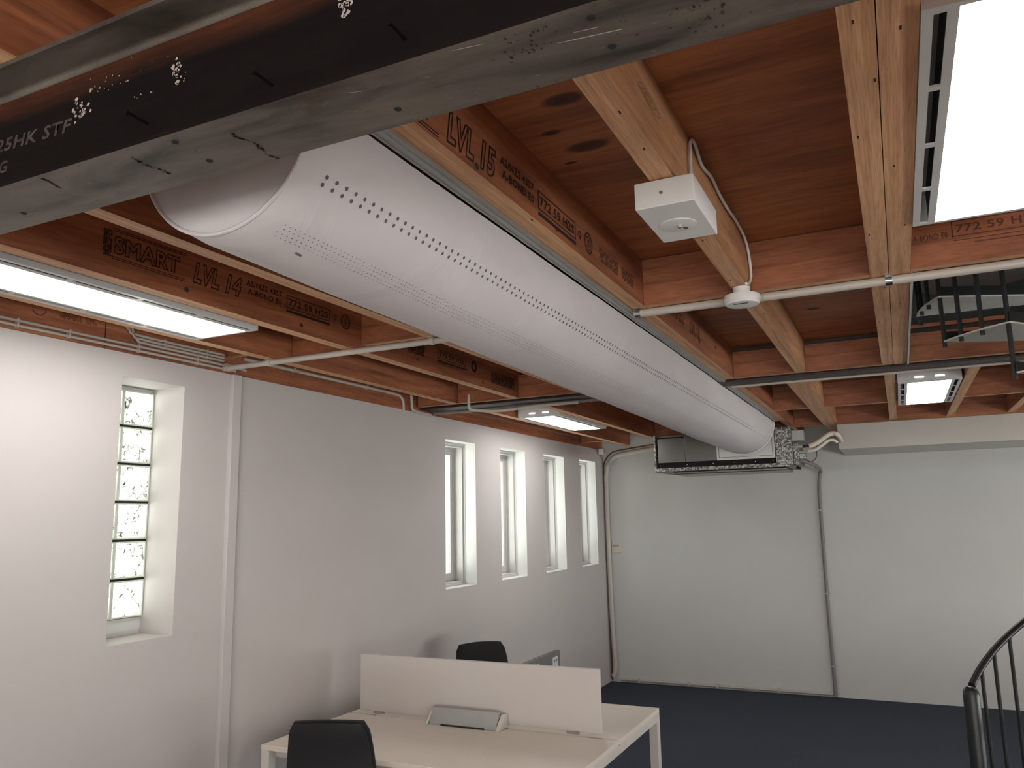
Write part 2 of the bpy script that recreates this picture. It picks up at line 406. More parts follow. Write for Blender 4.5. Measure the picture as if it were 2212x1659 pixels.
# ---------------------------------------------------------------- windows
def empty_struct(name, loc):
    o = bpy.data.objects.new(name, None); col.objects.link(o); o.location = loc; o.matrix_world = Matrix.Translation(loc); o['kind'] = 'structure'; return o
def block_window(n, y0):
    y1 = y0+.345; zb = 1.386; ph = .1785
    e = empty_struct('window_%d' % n, (WX, (y0+y1)/2, 1.305))
    MB().box(-3.355, -3.285, y0+.002, y1-.002, 1.306, zb-.004).build('window_sill', M['whitepaint'], e)
    for c_ in range(2):
        for r_ in range(6):
            ya = y0+.001+c_*.172; yb = ya+.171; za = zb+r_*ph; zb2 = za+ph-.010
            f = MB(); t = .009
            f.box(-3.345, -3.272, ya, ya+t, za, zb2); f.box(-3.345, -3.272, yb-t, yb, za, zb2)
            f.box(-3.345, -3.272, ya+t, yb-t, za, za+t); f.box(-3.345, -3.272, ya+t, yb-t, zb2-t, zb2)
            bo = f.build('glass_block', M['glassedge'], e, bevel=.003)
            MB().quad([(-3.274, ya+t, za+t), (-3.274, yb-t, za+t), (-3.274, yb-t, zb2-t), (-3.274, ya+t, zb2-t)]).build('wavy_pane', M['wavyglass'], bo, fix=False)
    # dark mortar lines between the courses
    j = MB()
    for r_ in range(1, 6):
        z = zb+r_*ph-.010; j.box(-3.34, -3.276, y0+.001, y1-.001, z, z+.010)
    j.build('mortar_joint', M['dark'], e)
    MB().box(-3.345, -3.285, y0+.002, y1-.002, zb+6*ph-.01, 2.464).build('window_head', M['whitepaint'], e)
def narrow_window(n, y0, y1, z0, z1):
    e = empty_struct('window_%d' % n, (WX, (y0+y1)/2, z0))
    f = MB()
    for (xa, xb, t) in ((-3.185, -3.165, .006), (-3.235, -3.185, .020), (-3.260, -3.235, .010), (-3.30, -3.260, .034)):
        f.box(xa, xb, y1-t, y1-.001, z0+.001, z1-.001); f.box(xa, xb, y0+.001, y0+t, z0+.001, z1-.001)
        f.box(xa, xb, y0+t, y1-t, z0+.001, z0+t+.012); f.box(xa, xb, y0+t, y1-t, z1-t-.012, z1-.001)
    f.build('window_frame', M['frame'], e)
    r_ = MB(); k_ = .0025
    r_.box(-3.165, WX+.0005, y1-k_, y1-.0002, z0+k_, z1-k_); r_.box(-3.165, WX+.0005, y0+.0002, y0+k_, z0+k_, z1-k_)
    r_.box(-3.165, WX+.0005, y0+.0002, y1-.0002, z0+.0002, z0+k_); r_.box(-3.165, WX+.0005, y0+.0002, y1-.0002, z1-k_, z1-.0002)
    r_.build('daylit_lining', M['reveal'], e)  # thin added lining, paler so the reveals look more strongly daylit
    s = MB(); xa, xb = -3.285, -3.268; ya, yb = y0+.034, y1-.034
    s.box(xa, xb, ya, ya+.03, z0+.046, z1-.046); s.box(xa, xb, yb-.036, yb, z0+.046, z1-.046)
    s.box(xa, xb, ya+.03, yb-.036, z0+.046, z0+.09); s.box(xa, xb, ya+.03, yb-.036, z1-.09, z1-.046)
    s.build('sash', M['frame'], e)
    MB().box(-3.279, -3.275, ya+.03, yb-.036, z0+.09, z1-.09).build('pane', M['tinted'], e)
block_window(1, 2.39)
for k, h in enumerate(holes[1:5]): narrow_window(k+2, *h)
block_window(6, .02); narrow_window(7, *holes[6]); narrow_window(8, *holes[7])
def fill_window(n, axis, a, c, l, h):  # frame and pane for the glazing added as fill light
    p0 = (FY-.2) if axis == 'y' else RX
    def bx(mb, u0, u1, d0, d1, z0_, z1_):
        if axis == 'y': mb.box(u0, u1, p0+d0, p0+d1, z0_, z1_)
        else: mb.box(p0+d0, p0+d1, u0, u1, z0_, z1_)
    e = empty_struct('window_%d' % n, ((a+c)/2, p0, l) if axis == 'y' else (p0, (a+c)/2, l))
    f = MB(); t_ = .05; nb = 3
    bx(f, a+.001, c-.001, .06, .13, l+.001, l+t_); bx(f, a+.001, c-.001, .06, .13, h-t_, h-.001)
    for k in range(nb+1):
        u = a+.001+(c-a-.002-t_)*k/nb; bx(f, u, u+t_, .06, .13, l+t_, h-t_)
    f.build('window_frame', M['white_metal'], e)
    g_ = MB(); bx(g_, a+t_, c-t_, .09, .096, l+t_, h-t_); g_.build('pane', M['glass'], e)
for k, h in enumerate(FILLF): fill_window(9+k, 'y', *h)
for k, h in enumerate(FILLR): fill_window(11+k, 'x', *h)
for k, (h, ax) in enumerate([(h, 'y') for h in FILLF]+[(h, 'x') for h in FILLR]):
    l = bpy.data.lights.new('window_portal', 'AREA'); l.shape = 'RECTANGLE'
    l.cycles.is_portal = True; o = bpy.data.objects.new('window_portal', l); col.objects.link(o)
    if ax == 'y': l.size = h[1]-h[0]; l.size_y = h[3]-h[2]; o.location = ((h[0]+h[1])/2, FY-.23, (h[2]+h[3])/2); o.rotation_euler = (math.pi/2, 0, 0)
    else: l.size = h[3]-h[2]; l.size_y = h[1]-h[0]; o.location = (RX+.23, (h[0]+h[1])/2, (h[2]+h[3])/2); o.rotation_euler = (0, math.pi/2, 0)
for k, h in enumerate(holes):      # sky portals in the window openings
    l = bpy.data.lights.new('window_portal', 'AREA'); l.shape = 'RECTANGLE'; l.size = h[3]-h[2]; l.size_y = h[1]-h[0]
    l.cycles.is_portal = True
    o = bpy.data.objects.new('window_portal', l); col.objects.link(o)
    o.location = (XL-.02, (h[0]+h[1])/2, (h[2]+h[3])/2); o.rotation_euler = (0, -math.pi/2, 0)

# ---------------------------------------------------------------- steel beam across the foreground
t = thing('steel_beam', (-1, .841, 2.372), 'rusty dark steel I-beam crossing the foreground below the joists', 'beam')
x0, x1 = WX+.003, 2.6
b = MB().box(x0, x1, .772, .910, 2.372, 2.380); b.m[-4] = 1; b.build('bottom_flange', [M['flange'], M['web']], t)
MB().box(x0, x1, .838, .845, 2.381, 2.600).build('web', M['web'], t)
MB().box(x0, x1, .772, .910, 2.600, 2.609).build('top_flange', M['flange'], t)
# root fillets
def fillet(yc, zc, sy, sz, mat):
    b = MB(); r = .010; n = 5; P = []
    for k in range(n+1):
        a = math.pi/2*k/n; P.append((yc+sy*r*(1-math.sin(a)), zc+sz*r*(1-math.cos(a))))
    for k in range(n):
        b.quad([(x0, *P[k]), (x1, *P[k]), (x1, *P[k+1]), (x0, *P[k+1])])
    return b.build('root_fillet', mat, t, smooth=True)
fillet(.838, 2.600, -1, -1, M['flange']); fillet(.838, 2.381, -1, 1, M['web'])
for (px_, pz_) in ((-1.055, 2.452), (-.79, 2.448), (-.553, 2.452), (-1.50, 2.450)):
    MB().tube([(px_, .838, pz_), (px_+.001, .796, pz_+.001)], .0024, 8).tube([(px_, .799, pz_), (px_, .796, pz_)], .004, 8).build('screw_tip', M['web'], t)
for (px_, py_) in ((-.936, .793), (-.939, .863), (-.271, .798), (-.268, .864), (-.585, .868), (-1.40, .80), (-1.40, .862)):
    MB().lathe([(.0052, 0), (.0052, .0012)], (px_, py_, 2.3708), 14).build('bolt_hole', M['dark'], t)
def scar(ya, yb, x, w_, mat, name, seed, n=34):
    rr = random.Random(seed); b = MB(); z_ = 2.3714
    for k in range(n):
        y_ = ya+(yb-ya)*rr.random(); x_ = x+rr.gauss(0, w_)+.004*math.sin(y_*90); s_ = rr.uniform(.0008, .0030)
        nv = rr.randint(4, 6); ph = rr.uniform(0, 6)
        b.quad([(x_+s_*rr.uniform(.4, 1.1)*math.cos(ph+6.283*i/nv), y_+1.5*s_*rr.uniform(.4, 1.1)*math.sin(ph+6.283*i/nv), z_) for i in range(nv)])
    b.build(name, mat, t, fix=False)
scar(.780, .820, -1.234, .0010, M['scar'], 'weld_scar', 1, 40); scar(.796, .868, -1.036, .0020, M['scar'], 'weld_scar', 2, 60); scar(.812, .909, -.838, .0020, M['scar'], 'weld_scar', 3, 80)
scar(.785, .830, -.36, .018, M['scar'], 'rust_patch', 4, 34); scar(.80, .90, -.155, .012, M['scar'], 'rust_patch', 5, 26)
sc_ = MB()
for (xa_, ya_, xb_, yb_, w_) in ((-.325, .826, -.246, .836, .0012), (-.447, .780, -.405, .786, .0009), (-.30, .815, -.27, .819, .0008), (-.62, .80, -.60, .806, .0008)):
    sc_.quad([(xa_, ya_-w_*.3, 2.3713), (xb_, yb_-w_, 2.3713), (xb_, yb_+w_*.4, 2.3713), ((xa_+xb_)/2, (ya_+yb_)/2+w_, 2.3713), (xa_, ya_+w_, 2.3713)])
sc_.build('paint_scratch', M['chalk'], t, fix=False)
lettering('0.25HK STF', (-1.497, .838, 2.492), (1, 0, -.03), (.03, 0, 1), .250, .026, M['chalkdim'], t, 'stencil_lettering', 0, .15, .001)
lettering('KG', (-1.470, .838, 2.447), (1, 0, 0), (0, 0, 1), .050, .024, M['chalkdim'], t, 'stencil_lettering', 0, .15, .001)
bb = MB()
bb.box(-1.50, -1.365, .8366, .838, 2.414, 2.421)
bb.build('paint_stripe', M['chalkdim'], t)
sp = MB(); rnd = random.Random(3)
def splat(cx, cz, rx, rz, n, smin=.0012, smax=.004):
    for k in range(n):
        px_ = cx+rnd.gauss(0, rx); pz_ = cz+rnd.gauss(0, rz); s_ = rnd.uniform(smin, smax)
        if not 2.39 < pz_ < 2.592: continue
        nv = rnd.randint(4, 7); ph = rnd.uniform(0, 6)
        poly = [(px_+s_*rnd.uniform(.4, 1.2)*math.cos(ph+6.283*i/nv), .8372, pz_+s_*rnd.uniform(.4, 1.2)*math.sin(ph+6.283*i/nv)) for i in range(nv)]
        sp.quad(poly)
splat(-1.225, 2.52, .014, .010, 26, .0015, .005); splat(-.995, 2.53, .006, .010, 16, .002, .006); splat(-.98, 2.515, .008, .004, 6)
splat(-1.205, 2.555, .012, .003, 7); splat(-.655, 2.535, .006, .012, 18, .002, .006); splat(-1.07, 2.508, .02, .003, 7, .001, .0025)
splat(-.64, 2.583, .05, .003, 14, .0015, .004); splat(-1.12, 2.56, .06, .02, 10, .0008, .002); splat(-1.16, 2.543, .02, .002, 8, .001, .002)
sp.build('paint_splash', M['chalk'], t, fix=False)

# ---------------------------------------------------------------- timber joists
JW = .058
GR = 'timber joists under the plywood'
def joist(x, y0, y1, label, w_=JW, z0=JZ, z1=PLY, pale=False):
    o = MB().box(x, x+w_, y0, y1, z0, z1-.001, 0, 1).build('ceiling_joist', [M['joist_side_lit' if pale else 'joist_side'], M['joist_edge']], None)
    # keep grain different on each joist: shift mesh about its own origin
    me = o.data; c_ = Vector((x, y0, z0))
    for v_ in me.vertices: v_.co -= c_
    o.location = c_; o.matrix_world = Matrix.Translation(c_)
    return tag(o, label, 'joist', GR)
Yn0, Yn1 = -1.6, 4.853
jB3 = joist(WX-.058, FY+.01, BY-.003, 'lowest timber board along the top of the left wall, carrying conduits', .052, 2.575)
jB2 = joist(-2.79, Yn0, Yn1, 'joist on the wall side of the long lit panel at far left')
jB1 = joist(-2.318, Yn0, Yn1, 'joist stamped with large 14 lettering, between long lit panel and fabric duct')
jB0 = joist(-1.845, Yn0, Yn1, 'joist hugging the left edge of the white fabric duct')
jH = joist(-1.37, Yn0, Yn1, 'joist hidden above the fabric duct, before the far steel beam')
jA = joist(-.887, Yn0, Yn1, 'joist stamped with large 15 lettering along the right edge of the duct')
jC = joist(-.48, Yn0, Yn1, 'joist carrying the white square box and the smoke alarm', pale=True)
jD1 = joist(-.022, Yn0, Yn1, 'left member of the doubled joist beside the stair opening')
jD2 = joist(.038, Yn0, Yn1, 'right member of the doubled joist beside the stair opening', .065)
Yf0 = 5.005
joist(-2.79, Yf0, 8.80, 'far joist beyond the second steel beam, nearest the left wall')
joist(-2.300, Yf0, 8.80, 'far joist just right of the small lit panel above the windows')
joist(-1.83, Yf0, 8.80, 'far joist meeting the left side of the metal air unit')
joist(-1.37, Yf0, 8.80, 'far joist hidden above the fabric duct near the air unit')
joist(-.893, Yf0, 8.80, 'far joist running beside the duct to the right end of the air unit')
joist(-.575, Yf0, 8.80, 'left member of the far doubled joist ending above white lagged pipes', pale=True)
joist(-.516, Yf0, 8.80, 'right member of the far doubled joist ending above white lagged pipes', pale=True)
joist(-.016, Yf0, 7.835, 'single far joist on the left side of the lit square panel')
joist(.430, Yf0, 7.835, 'slanting far joist on the right side of the lit square panel')
joist(.885, Yf0, 7.835, 'far joist at the right edge of the photo above the bulkhead')
GB = 'timber blocking between the joists'
def block(x0_, x1_, y, label, z0=JZ, z1=PLY-.007, th=.042, nm='timber_blocking', grp=GB):
    c_ = Vector((x0_, y, z0))
    o = MB().box(0, x1_-x0_, 0, th, 0, z1-z0, 0, 1).build(nm, [M['block_side'], M['block_edge']])
    o.location = c_; o.matrix_world = Matrix.Translation(c_)
    return tag(o, label, 'blocking', grp)
g = .0015
block(-2.73+g, -2.318-g, 3.10, 'timber blocking just beyond the end of the long lit panel', 2.64)
block(-2.26+g, -1.845-g, 3.05, 'timber blocking above the left cross pipe beside the duct', 2.64)
block(WX-.0, -2.79-g, 3.0, 'small timber blocking between wall board and first joist', 2.66)
block(-.829+g, -.48-g, 2.93, 'timber blocking left of the smoke alarm, above the white pipe')
block(-.422+g, -.022-g, 2.93, 'timber blocking right of the smoke alarm, above the white pipe')
jT = block(.103+g, 2.6, 2.93, 'long timber trimmer on the near side of the stair opening')
segs = [(-3.06, -2.79, 'wall board and first joist'), (-2.73, -2.318, 'first and second joists from the left wall'), (-2.26, -1.845, 'stamped joist and the duct side joist'), (-1.787, -1.37, 'joists hidden over the duct, left'), (-1.312, -.887, 'joists hidden over the duct, right'),
        (-.829, -.48, 'duct rail and the box-carrying joist'), (-.422, -.022, 'box-carrying joist and the doubled joist'), (.103, 2.6, 'doubled joist and frame edge behind stair treads')]
for a, c_, s_ in segs:
    block(a+g, c_-g, 4.810, 'blocking at the steel beam between '+s_, JZ, 2.765)
for a, c_, s_ in [(-2.73, -2.300, 'behind the small lit panel on the left'), (-.835, -.575, 'beside the far end of the duct'), (-.458, -.016, 'left of the single far joist'), (.488, .885, 'right of the lit square panel'), (.943, 1.9, 'at the right edge of the photo')]:
    yy = 7.2 if a < -2 else 6.53
    block(a+g, c_-g, yy, 'far timber blocking '+s_, JZ if a > -2 else 2.66)
for a, c_, s_ in [(-2.24, -1.83, 'left of the duct'), (-1.77, -1.37, 'over the duct'), (-3.06, -2.79, 'near the left corner')]:
    block(a+g, c_-g, 8.1, 'timber blocking near the back wall '+s_)
for a, c_, s_ in [(-.835, -.575, 'right of the air unit top'), (-1.312, -.893, 'behind the far end of the duct')]:
    block(a+g, c_-g, 7.9, 'timber blocking near the back wall '+s_)
block(-.457, 3.0, 7.837, 'long red-brown ledger board on top of the cream bulkhead', 2.602, PLY-.001, .03, 'ledger_board')

# stamps on the timber sides (reading away from the camera on the +x faces)
UY, UZ = (0, 1, 0), (0, 0, 1)
def bar(mb, x, ya, yb, za, zb): mb.box(x, x+.0012, ya, yb, za, zb)
def frame_rect(mb, x, ya, yb, za, zb, t_=.003):
    bar(mb, x, ya, yb, za, za+t_); bar(mb, x, ya, yb, zb-t_, zb); bar(mb, x, ya, ya+t_, za, zb); bar(mb, x, yb-t_, yb, za, zb)
def ring(mb, x, y, z, r, t_=.004, disc=False):
    n = 28
    for k in range(n):
        a = 6.2832*k/n; a2 = 6.2832*(k+1)/n; ri = r-t_
        mb.quad([(x+.001, y+r*math.cos(a), z+r*math.sin(a)), (x+.001, y+r*math.cos(a2), z+r*math.sin(a2)), (x+.001, y+ri*math.cos(a2), z+ri*math.sin(a2)), (x+.001, y+ri*math.cos(a), z+ri*math.sin(a))])
def smudge(mb, x, ya, yb, za, zb, seed):
    rr = random.Random(seed); n = int((yb-ya)/.006)
    for k in range(n):
        y = ya+(yb-ya)*k/n
        for q in range(int((zb-za)/.007)):
            if rr.random() < .80:
                z = za+q*.007; mb.quad([(x+.0009, y+rr.uniform(-.001, .001), z), (x+.0009, y+.0055, z+rr.uniform(-.001, .001)), (x+.0009, y+.0055, z+.0062), (x+.0009, y, z+.0058)])
def stamp_row(J, xf, y0_, num, mat, k=1., big=True, zc=2.715, brd=True):
    """the full printed row; y0_ = where the first word starts"""
    if big:
        sm = MB(); smudge(sm, xf, y0_-.035, y0_-.002, zc-.045, zc+.052, 5)
        for zz in (-.050, -.043, .046, .053): bar(sm, xf, y0_, y0_+.30, zc+zz, zc+zz+.0022)
        sm.build('stamp_smudge', mat, J, fix=False)
        lettering('SMART', (xf, y0_+.004, zc-.031), UY, UZ, .270, .064, mat, J, outline=.0017)
        lettering('LVL', (xf, y0_+.335, zc-.043), UY, UZ, .128, .082, mat, J, outline=.0021, shear=.25)
        lettering(num, (xf, y0_+.492, zc-.043), UY, UZ, .085, .082, mat, J, outline=.0021, shear=.25)
    y = y0_+.60
    lettering('AS/NZS 4357', (xf, y, zc+.016), UY, UZ, .205, .024, mat, J)
    lettering('A-BOND E0', (xf, y+.01, zc-.018), UY, UZ, .195, .024, mat, J)
    fr = MB(); frame_rect(fr, xf, y+.235, y+.52, zc-.02, zc+.035); bar(fr, xf, y+.235, y+.52, zc-.038, zc-.028)
    ring(fr, xf, y+.635, zc+.004, .036, .006); ring(fr, xf, y+.635, zc+.004, .024, .003)
    fr.build('stamp_frame', mat, J, fix=False)
    lettering('772 59 H2S', (xf, y+.247, zc-.008), UY, UZ, .260, .030, mat, J)
    lettering('Q', (xf, y+.545, zc-.008), UY, UZ, .022, .03, mat, J)
    lettering('S', (xf, y+.626, zc-.008), UY, UZ, .018, .024, mat, J)
stamp_row(jB1, -2.26, 1.69, '14', M['ink'], zc=2.722)
sm = MB(); smudge(sm, -2.26, 3.455, 3.62, 2.682, 2.752, 8); sm.build('stamp_smudge', M['ink'], jB1, fix=False)
sm = MB(); frame_rect(sm, -2.26, 3.76, 4.08, 2.70, 2.752); bar(sm, -2.26, 3.76, 4.1, 2.682, 2.690)
sm.build('stamp_frame', M['ink'], jB1, fix=False)
sm = MB(); ring(sm, -2.26, 4.185, 2.722, .036, .018); sm.build('stamp_ring', M['ink'], jB1, fix=False)
sm = MB(); smudge(sm, -2.26, 4.41, 4.75, 2.655, 2.735, 12); sm.build('stamp_smudge', M['ink'], jB1, fix=False)
lettering('772 59 H2S', (-2.26, 3.775, 2.711), UY, UZ, .285, .030, M['ink'], jB1)
stamp_row(jA, -.829, 1.085, '15', M['ink'], zc=2.668)
sm = MB(); smudge(sm, -.829, 2.42, 2.62, 2.645, 2.70, 4); sm.build('stamp_smudge', M['inkfaint'], jA, fix=False)
sm = MB(); smudge(sm, -.829, 2.66, 2.80, 2.645, 2.70, 9); sm.build('stamp_smudge', M['inkfaint'], jA, fix=False)
lettering('SMART', (-.829, 3.35, 2.67), UY, UZ, .26, .05, M['inkfaint'], jA, outline=.0017)
lettering('LVL 15', (-.829, 3.70, 2.66), UY, UZ, .22, .06, M['inkfaint'], jA, outline=.0017, shear=.25)
# faint stamps on the lowest board by the wall
XB = WX-.006
sm = MB(); ring(sm, XB, 1.99, 2.683, .03, .004); frame_rect(sm, XB, 1.78, 1.92, 2.69, 2.72); sm.build('stamp_frame', M['inkfaint'], jB3, fix=False)
lettering('SMART LVL', (XB, 2.08, 2.665), UY, UZ, .17, .03, M['inkfaint'], jB3, outline=.001)
sm = MB(); bar(sm, XB, 2.292, 2.296, 2.575, 2.79); sm.build('board_joint', M['dark'], jB3, fix=False)
# knots on the board sides
kb = MB()
def knot(mb, x, y, z, ry, rz):
    mb.quad([(x+.0006, y+ry*math.cos(6.2832*k/16), z+rz*math.sin(6.2832*k/16)) for k in range(16)])
for (y, z, r) in ((1.33, 2.68, .022), (1.40, 2.74, .03), (2.0, 2.645, .009), (2.62, 2.645, .009), (3.55, 2.655, .008), (4.3, 2.64, .008)): kb = MB(); knot(kb, -2.26, y, z, r*1.3, r); kb.build('knot', M['scar'], jB1, fix=False)
kb = MB()
for (y, z, r) in ((1.56, 2.625, .009), (2.05, 2.63, .006), (3.9, 2.66, .014), (4.3, 2.7, .01)): kb = MB(); knot(kb, -.829, y, z, r*1.3, r); kb.build('knot', M['scar'], jA, fix=False)
# stamp on the trimmer over the right lamp (front face, reads to the right)
lettering('A-BOND E0', (.070+.05, 2.93, 2.70), (1, 0, 0), UZ, .105, .022, M['inkfaint'], jT)
fb = MB()
for (a, c_, z0_, z1_) in ((.238, .50, 2.700, 2.703), (.238, .50, 2.752, 2.755), (.238, .241, 2.70, 2.755), (.24, .52, 2.685, 2.688), (.30, .46, 2.672, 2.675)): fb.box(a, c_, 2.9286, 2.93, z0_, z1_)
fb.build('stamp_frame', M['inkfaint'], jT)
lettering('772 59 H2S', (.25, 2.93, 2.713), (1, 0, 0), UZ, .24, .028, M['inkfaint'], jT)

def nails(J, P):
    for (x_, y_) in P: MB().box(x_-.0018, x_+.0018, y_-.006, y_+.006, JZ-.0006, JZ+.0004).build('nail_hole', M['dark'], J)
nails(jD1, [(.002, 1.345), (.030, 1.561), (-.010, 2.49), (-.010, 1.80), (.02, 3.13), (-.008, 3.7), (.01, 4.3)])
nails(jD2, [(.074, 1.40), (.060, 2.0), (.085, 2.45), (.07, 3.4), (.09, 4.2)])
nails(jC, [(-.443, 1.632), (-.463, 2.752), (-.43, 3.3), (-.45, 3.9), (-.44, 1.45), (-.46, 2.3)])
nails(jA, [(-.84, 1.9), (-.845, 3.2)])
kb = MB()
for q in (1.0, .62, .3):
    n = 40
    for k in range(n):
        a, a2 = 6.2832*k/n, 6.2832*(k+1)/n; ry, rz_ = .085*q, .016*q
        kb.quad([(-.4212, 1.60+ry*math.cos(a)+.02*q, 2.715+rz_*math.sin(a)), (-.4212, 1.60+ry*math.cos(a2)+.02*q, 2.715+rz_*math.sin(a2)),
                 (-.4212, 1.60+(ry-.0035)*math.cos(a2)+.02*q, 2.715+(rz_-.0012)*math.sin(a2)), (-.4212, 1.60+(ry-.0035)*math.cos(a)+.02*q, 2.715+(rz_-.0012)*math.sin(a))])
kb.build('grain_swirl', M['inkfaint'], jC, fix=False)

# ---------------------------------------------------------------- second steel beam
t = thing('steel_beam', (-1, 4.93, 2.595), 'dark brown steel beam crossing the ceiling beyond the smoke alarm', 'beam')
MB().box(WX+.003, 2.6, 4.856, 5.002, 2.593, 2.605).build('bottom_flange', M['steel2'], t, bevel=.002)
MB().box(WX+.003, 2.6, 4.924, 4.932, 2.605, 2.770).build('web', M['steel2'], t)
MB().box(WX+.003, 2.6, 4.856, 5.002, 2.770, 2.796).build('top_flange', M['steel2'], t)

# ---------------------------------------------------------------- ceiling lamps
def lamp(x0_, y0_, L, label, W=.36, slits=True):
    z = 2.600; x1_ = x0_+W; y1_ = y0_+L
    t = thing('ceiling_light', ((x0_+x1_)/2, (y0_+y1_)/2, z), label, 'ceiling light', 'recessed flat panel lights between the joists')
    body = MB(); th = .003; zt = z+.085
    body.box(x0_, x0_+th, y0_, y1_, z+.004, zt); body.box(x1_-th, x1_, y0_, y1_, z+.004, zt)
    body.box(x0_+th, x1_-th, y0_, y0_+th, z+.004, zt); body.box(x0_+th, x1_-th, y1_-th, y1_, z+.004, zt); body.box(x0_, x1_, y0_, y1_, zt, zt+th)
    # dark lining strip seen through the slots
    bd = body.build('housing', M['white_metal'], t)
    fr = MB(); s0, s1 = .018, .038; d0 = .056; e = .020
    for sgn in (0, 1):
        X = (lambda a: x0_+a) if sgn == 0 else (lambda a: x1_-a)
        fr.box(X(0), X(s0), y0_, y1_, z, z+.004); fr.box(X(s1), X(d0), y0_, y1_, z, z+.004)
        n = 4; gap = .018; ln = (L-2*e-(n-1)*gap)/n
        fr.box(X(s0), X(s1), y0_, y0_+e, z, z+.004); fr.box(X(s0), X(s1), y1_-e, y1_, z, z+.004)
        for k in range(1, n):
            yy = y0_+e+k*ln+(k-1)*gap; fr.box(X(s0), X(s1), yy, yy+gap, z, z+.004)
    fr.box(x0_+d0, x1_-d0, y0_, y0_+.014, z, z+.004); fr.box(x0_+d0, x1_-d0, y1_-.014, y1_, z, z+.004)
    fr.build('frame', M['white_metal'], t)
    # inner walls that keep the light behind the diffuser
    iw = MB(); iw.box(x0_+s1+.002, x0_+s1+.005, y0_+.004, y1_-.004, z+.004, zt); iw.box(x1_-s1-.005, x1_-s1-.002, y0_+.004, y1_-.004, z+.004, zt)
    iw.build('side_channel', M['tray'], t)
    MB().box(x0_+d0, x1_-d0, y0_+.014, y1_-.014, z+.001, z+.004).build('diffuser', M['lit'], t)
    if slits:
        for cx in (x0_+.10, x0_+.215): MB().box(cx, cx+.05, y0_-.0015, y0_, z+.030, z+.036).build('lit_slot', M['lit'], t)
    return t
lamp(.104, 1.35, 1.10, 'large white panel light at the top right corner of the photo', slits=False)
lamp(-2.712, 1.35, 1.11, 'long glowing panel light at the left edge above the glass block window', slits=False)
lamp(-2.712, 5.76, 1.12, 'small glowing panel light above the narrow windows')
lamp(.056, 5.555, 1.16, 'small square-looking panel light below the stair opening, by the bulkhead')
for (a, c_, s_) in ((.104, -3.2, 'unseen panel light added behind the camera near the doubled joist line'), (-2.712, -3.2, 'unseen panel light added behind the camera beside the left wall'), (2.9, 1.35, 'unseen panel light added beyond the right edge, near'), (2.9, 5.555, 'unseen panel light added beyond the right edge, far'), (1.42, 5.555, 'unseen panel light added just beyond the right edge, far'), (1.42, -3.2, 'unseen panel light added behind the camera, centre')):
    lamp(a, c_, 1.10, s_, slits=False)  # extra panels out of view, added to raise the room's brightness

# ---------------------------------------------------------------- fabric duct
t = thing('fabric_duct', (-1.17, 4, 2.36), 'long white half-round fabric air duct with rows of small holes', 'air duct')
DZ = 2.595
DY0, DY1 = 1.10, 7.22
def DRy(y): return .236+.036*(y-DY0)/6.1
def duct_pt(a, y, off=0.):
    r = DRy(y)+off; return (-.928-DRy(y)+r*math.cos(a), y, DZ+r*math.sin(a))
nA, nY = 48, 160
b = MB(); rr = random.Random(5)
def dr(a, y):     # radius with gentle sags and creases
    s_ = .0015*math.sin(y*2.1+a*2)+.001*math.sin(y*7.3+a*5)
    e = max(0, 1-(y-DY0)/.05); s_ -= .012*e*e
    e2 = max(0, (y-(DY1-.30))/.30); s_ += -.010*e2*abs(math.sin(a*9+y*11))
    return s_
for j in range(nY+1):
    y = DY0+(DY1-DY0)*j/nY
    if j == 1: y = DY0+.012
    for i in range(nA+1):
        a = -math.pi*i/nA; b.v.append(duct_pt(a, y, dr(a, y)))
for j in range(nY):
    for i in range(nA):
        p = j*(nA+1)+i; b.f.append((p, p+1, p+nA+2, p+nA+1)); b.m.append(0)
# flat top
tl = len(b.v); b.v += [(-.940-2*.236+.024, DY0, DZ), (-.940, DY0, DZ), (-.928, DY1, DZ), (-.928-2*DRy(DY1), DY1, DZ)]; b.f.append((tl, tl+1, tl+2, tl+3)); b.m.append(0)
# perforations: little discs lying on the surface
def disc(a, y, r, n=8):
    cx = Vector(duct_pt(a, y, dr(a, y)+.0007)); nrm = Vector((math.cos(a), 0, math.sin(a))); u = Vector((0, 1, 0)); v_ = nrm.cross(u)
    i = len(b.v); b.v += [tuple(cx+u*r*math.cos(6.2832*k/n)+v_*r*math.sin(6.2832*k/n)) for k in range(n)]; b.f.append(tuple(range(i, i+n))); b.m.append(1)
y = 1.178
while y < 6.3:
    disc(math.radians(-30.8), y, .0046, 10); disc(math.radians(-35.0), y-.002+.0, .0046, 10); y += .0308
y = 1.165
while y < 6.3:
    for q, an in enumerate((-61.4, -64.0, -67.2, -70.0)): disc(math.radians(an), y+(.007 if q % 2 else 0), .0017, 6)
    y += .0145
b.build('duct_skin', [M['duct'], M['hole']], t, smooth=True, fix=False)
# end cap: a slightly dished half disc with a hem
b = MB(); nr = 10
for k in range(nr+1):
    q = k/nr
    for i in range(nA+1):
        a = -math.pi*i/nA; r = (DRy(DY0)-.0125)*q; DX = -.928-DRy(DY0)
        b.v.append((DX+r*math.cos(a), DY0+.004+.002*(1-q*q)+.003*math.sin(a*3+q*4)*q*(1-q)*4, DZ-.001+r*math.sin(a)))
for k in range(nr):
    for i in range(nA):
        p = k*(nA+1)+i; b.f.append((p, p+1, p+nA+2, p+nA+1)); b.m.append(0)
b.build('end_cap', M['duct'], t, smooth=True, fix=False)
MB().tube([duct_pt(-math.pi*i/40, DY0+.004, -.011) for i in range(41)], .0045, 8).build('hem', M['duct'], t, smooth=True)
MB().tube([duct_pt(-math.pi*i/40, DY1-.02, 0) for i in range(41)], .008, 8).build('collar_band', M['duct'], t, smooth=True)
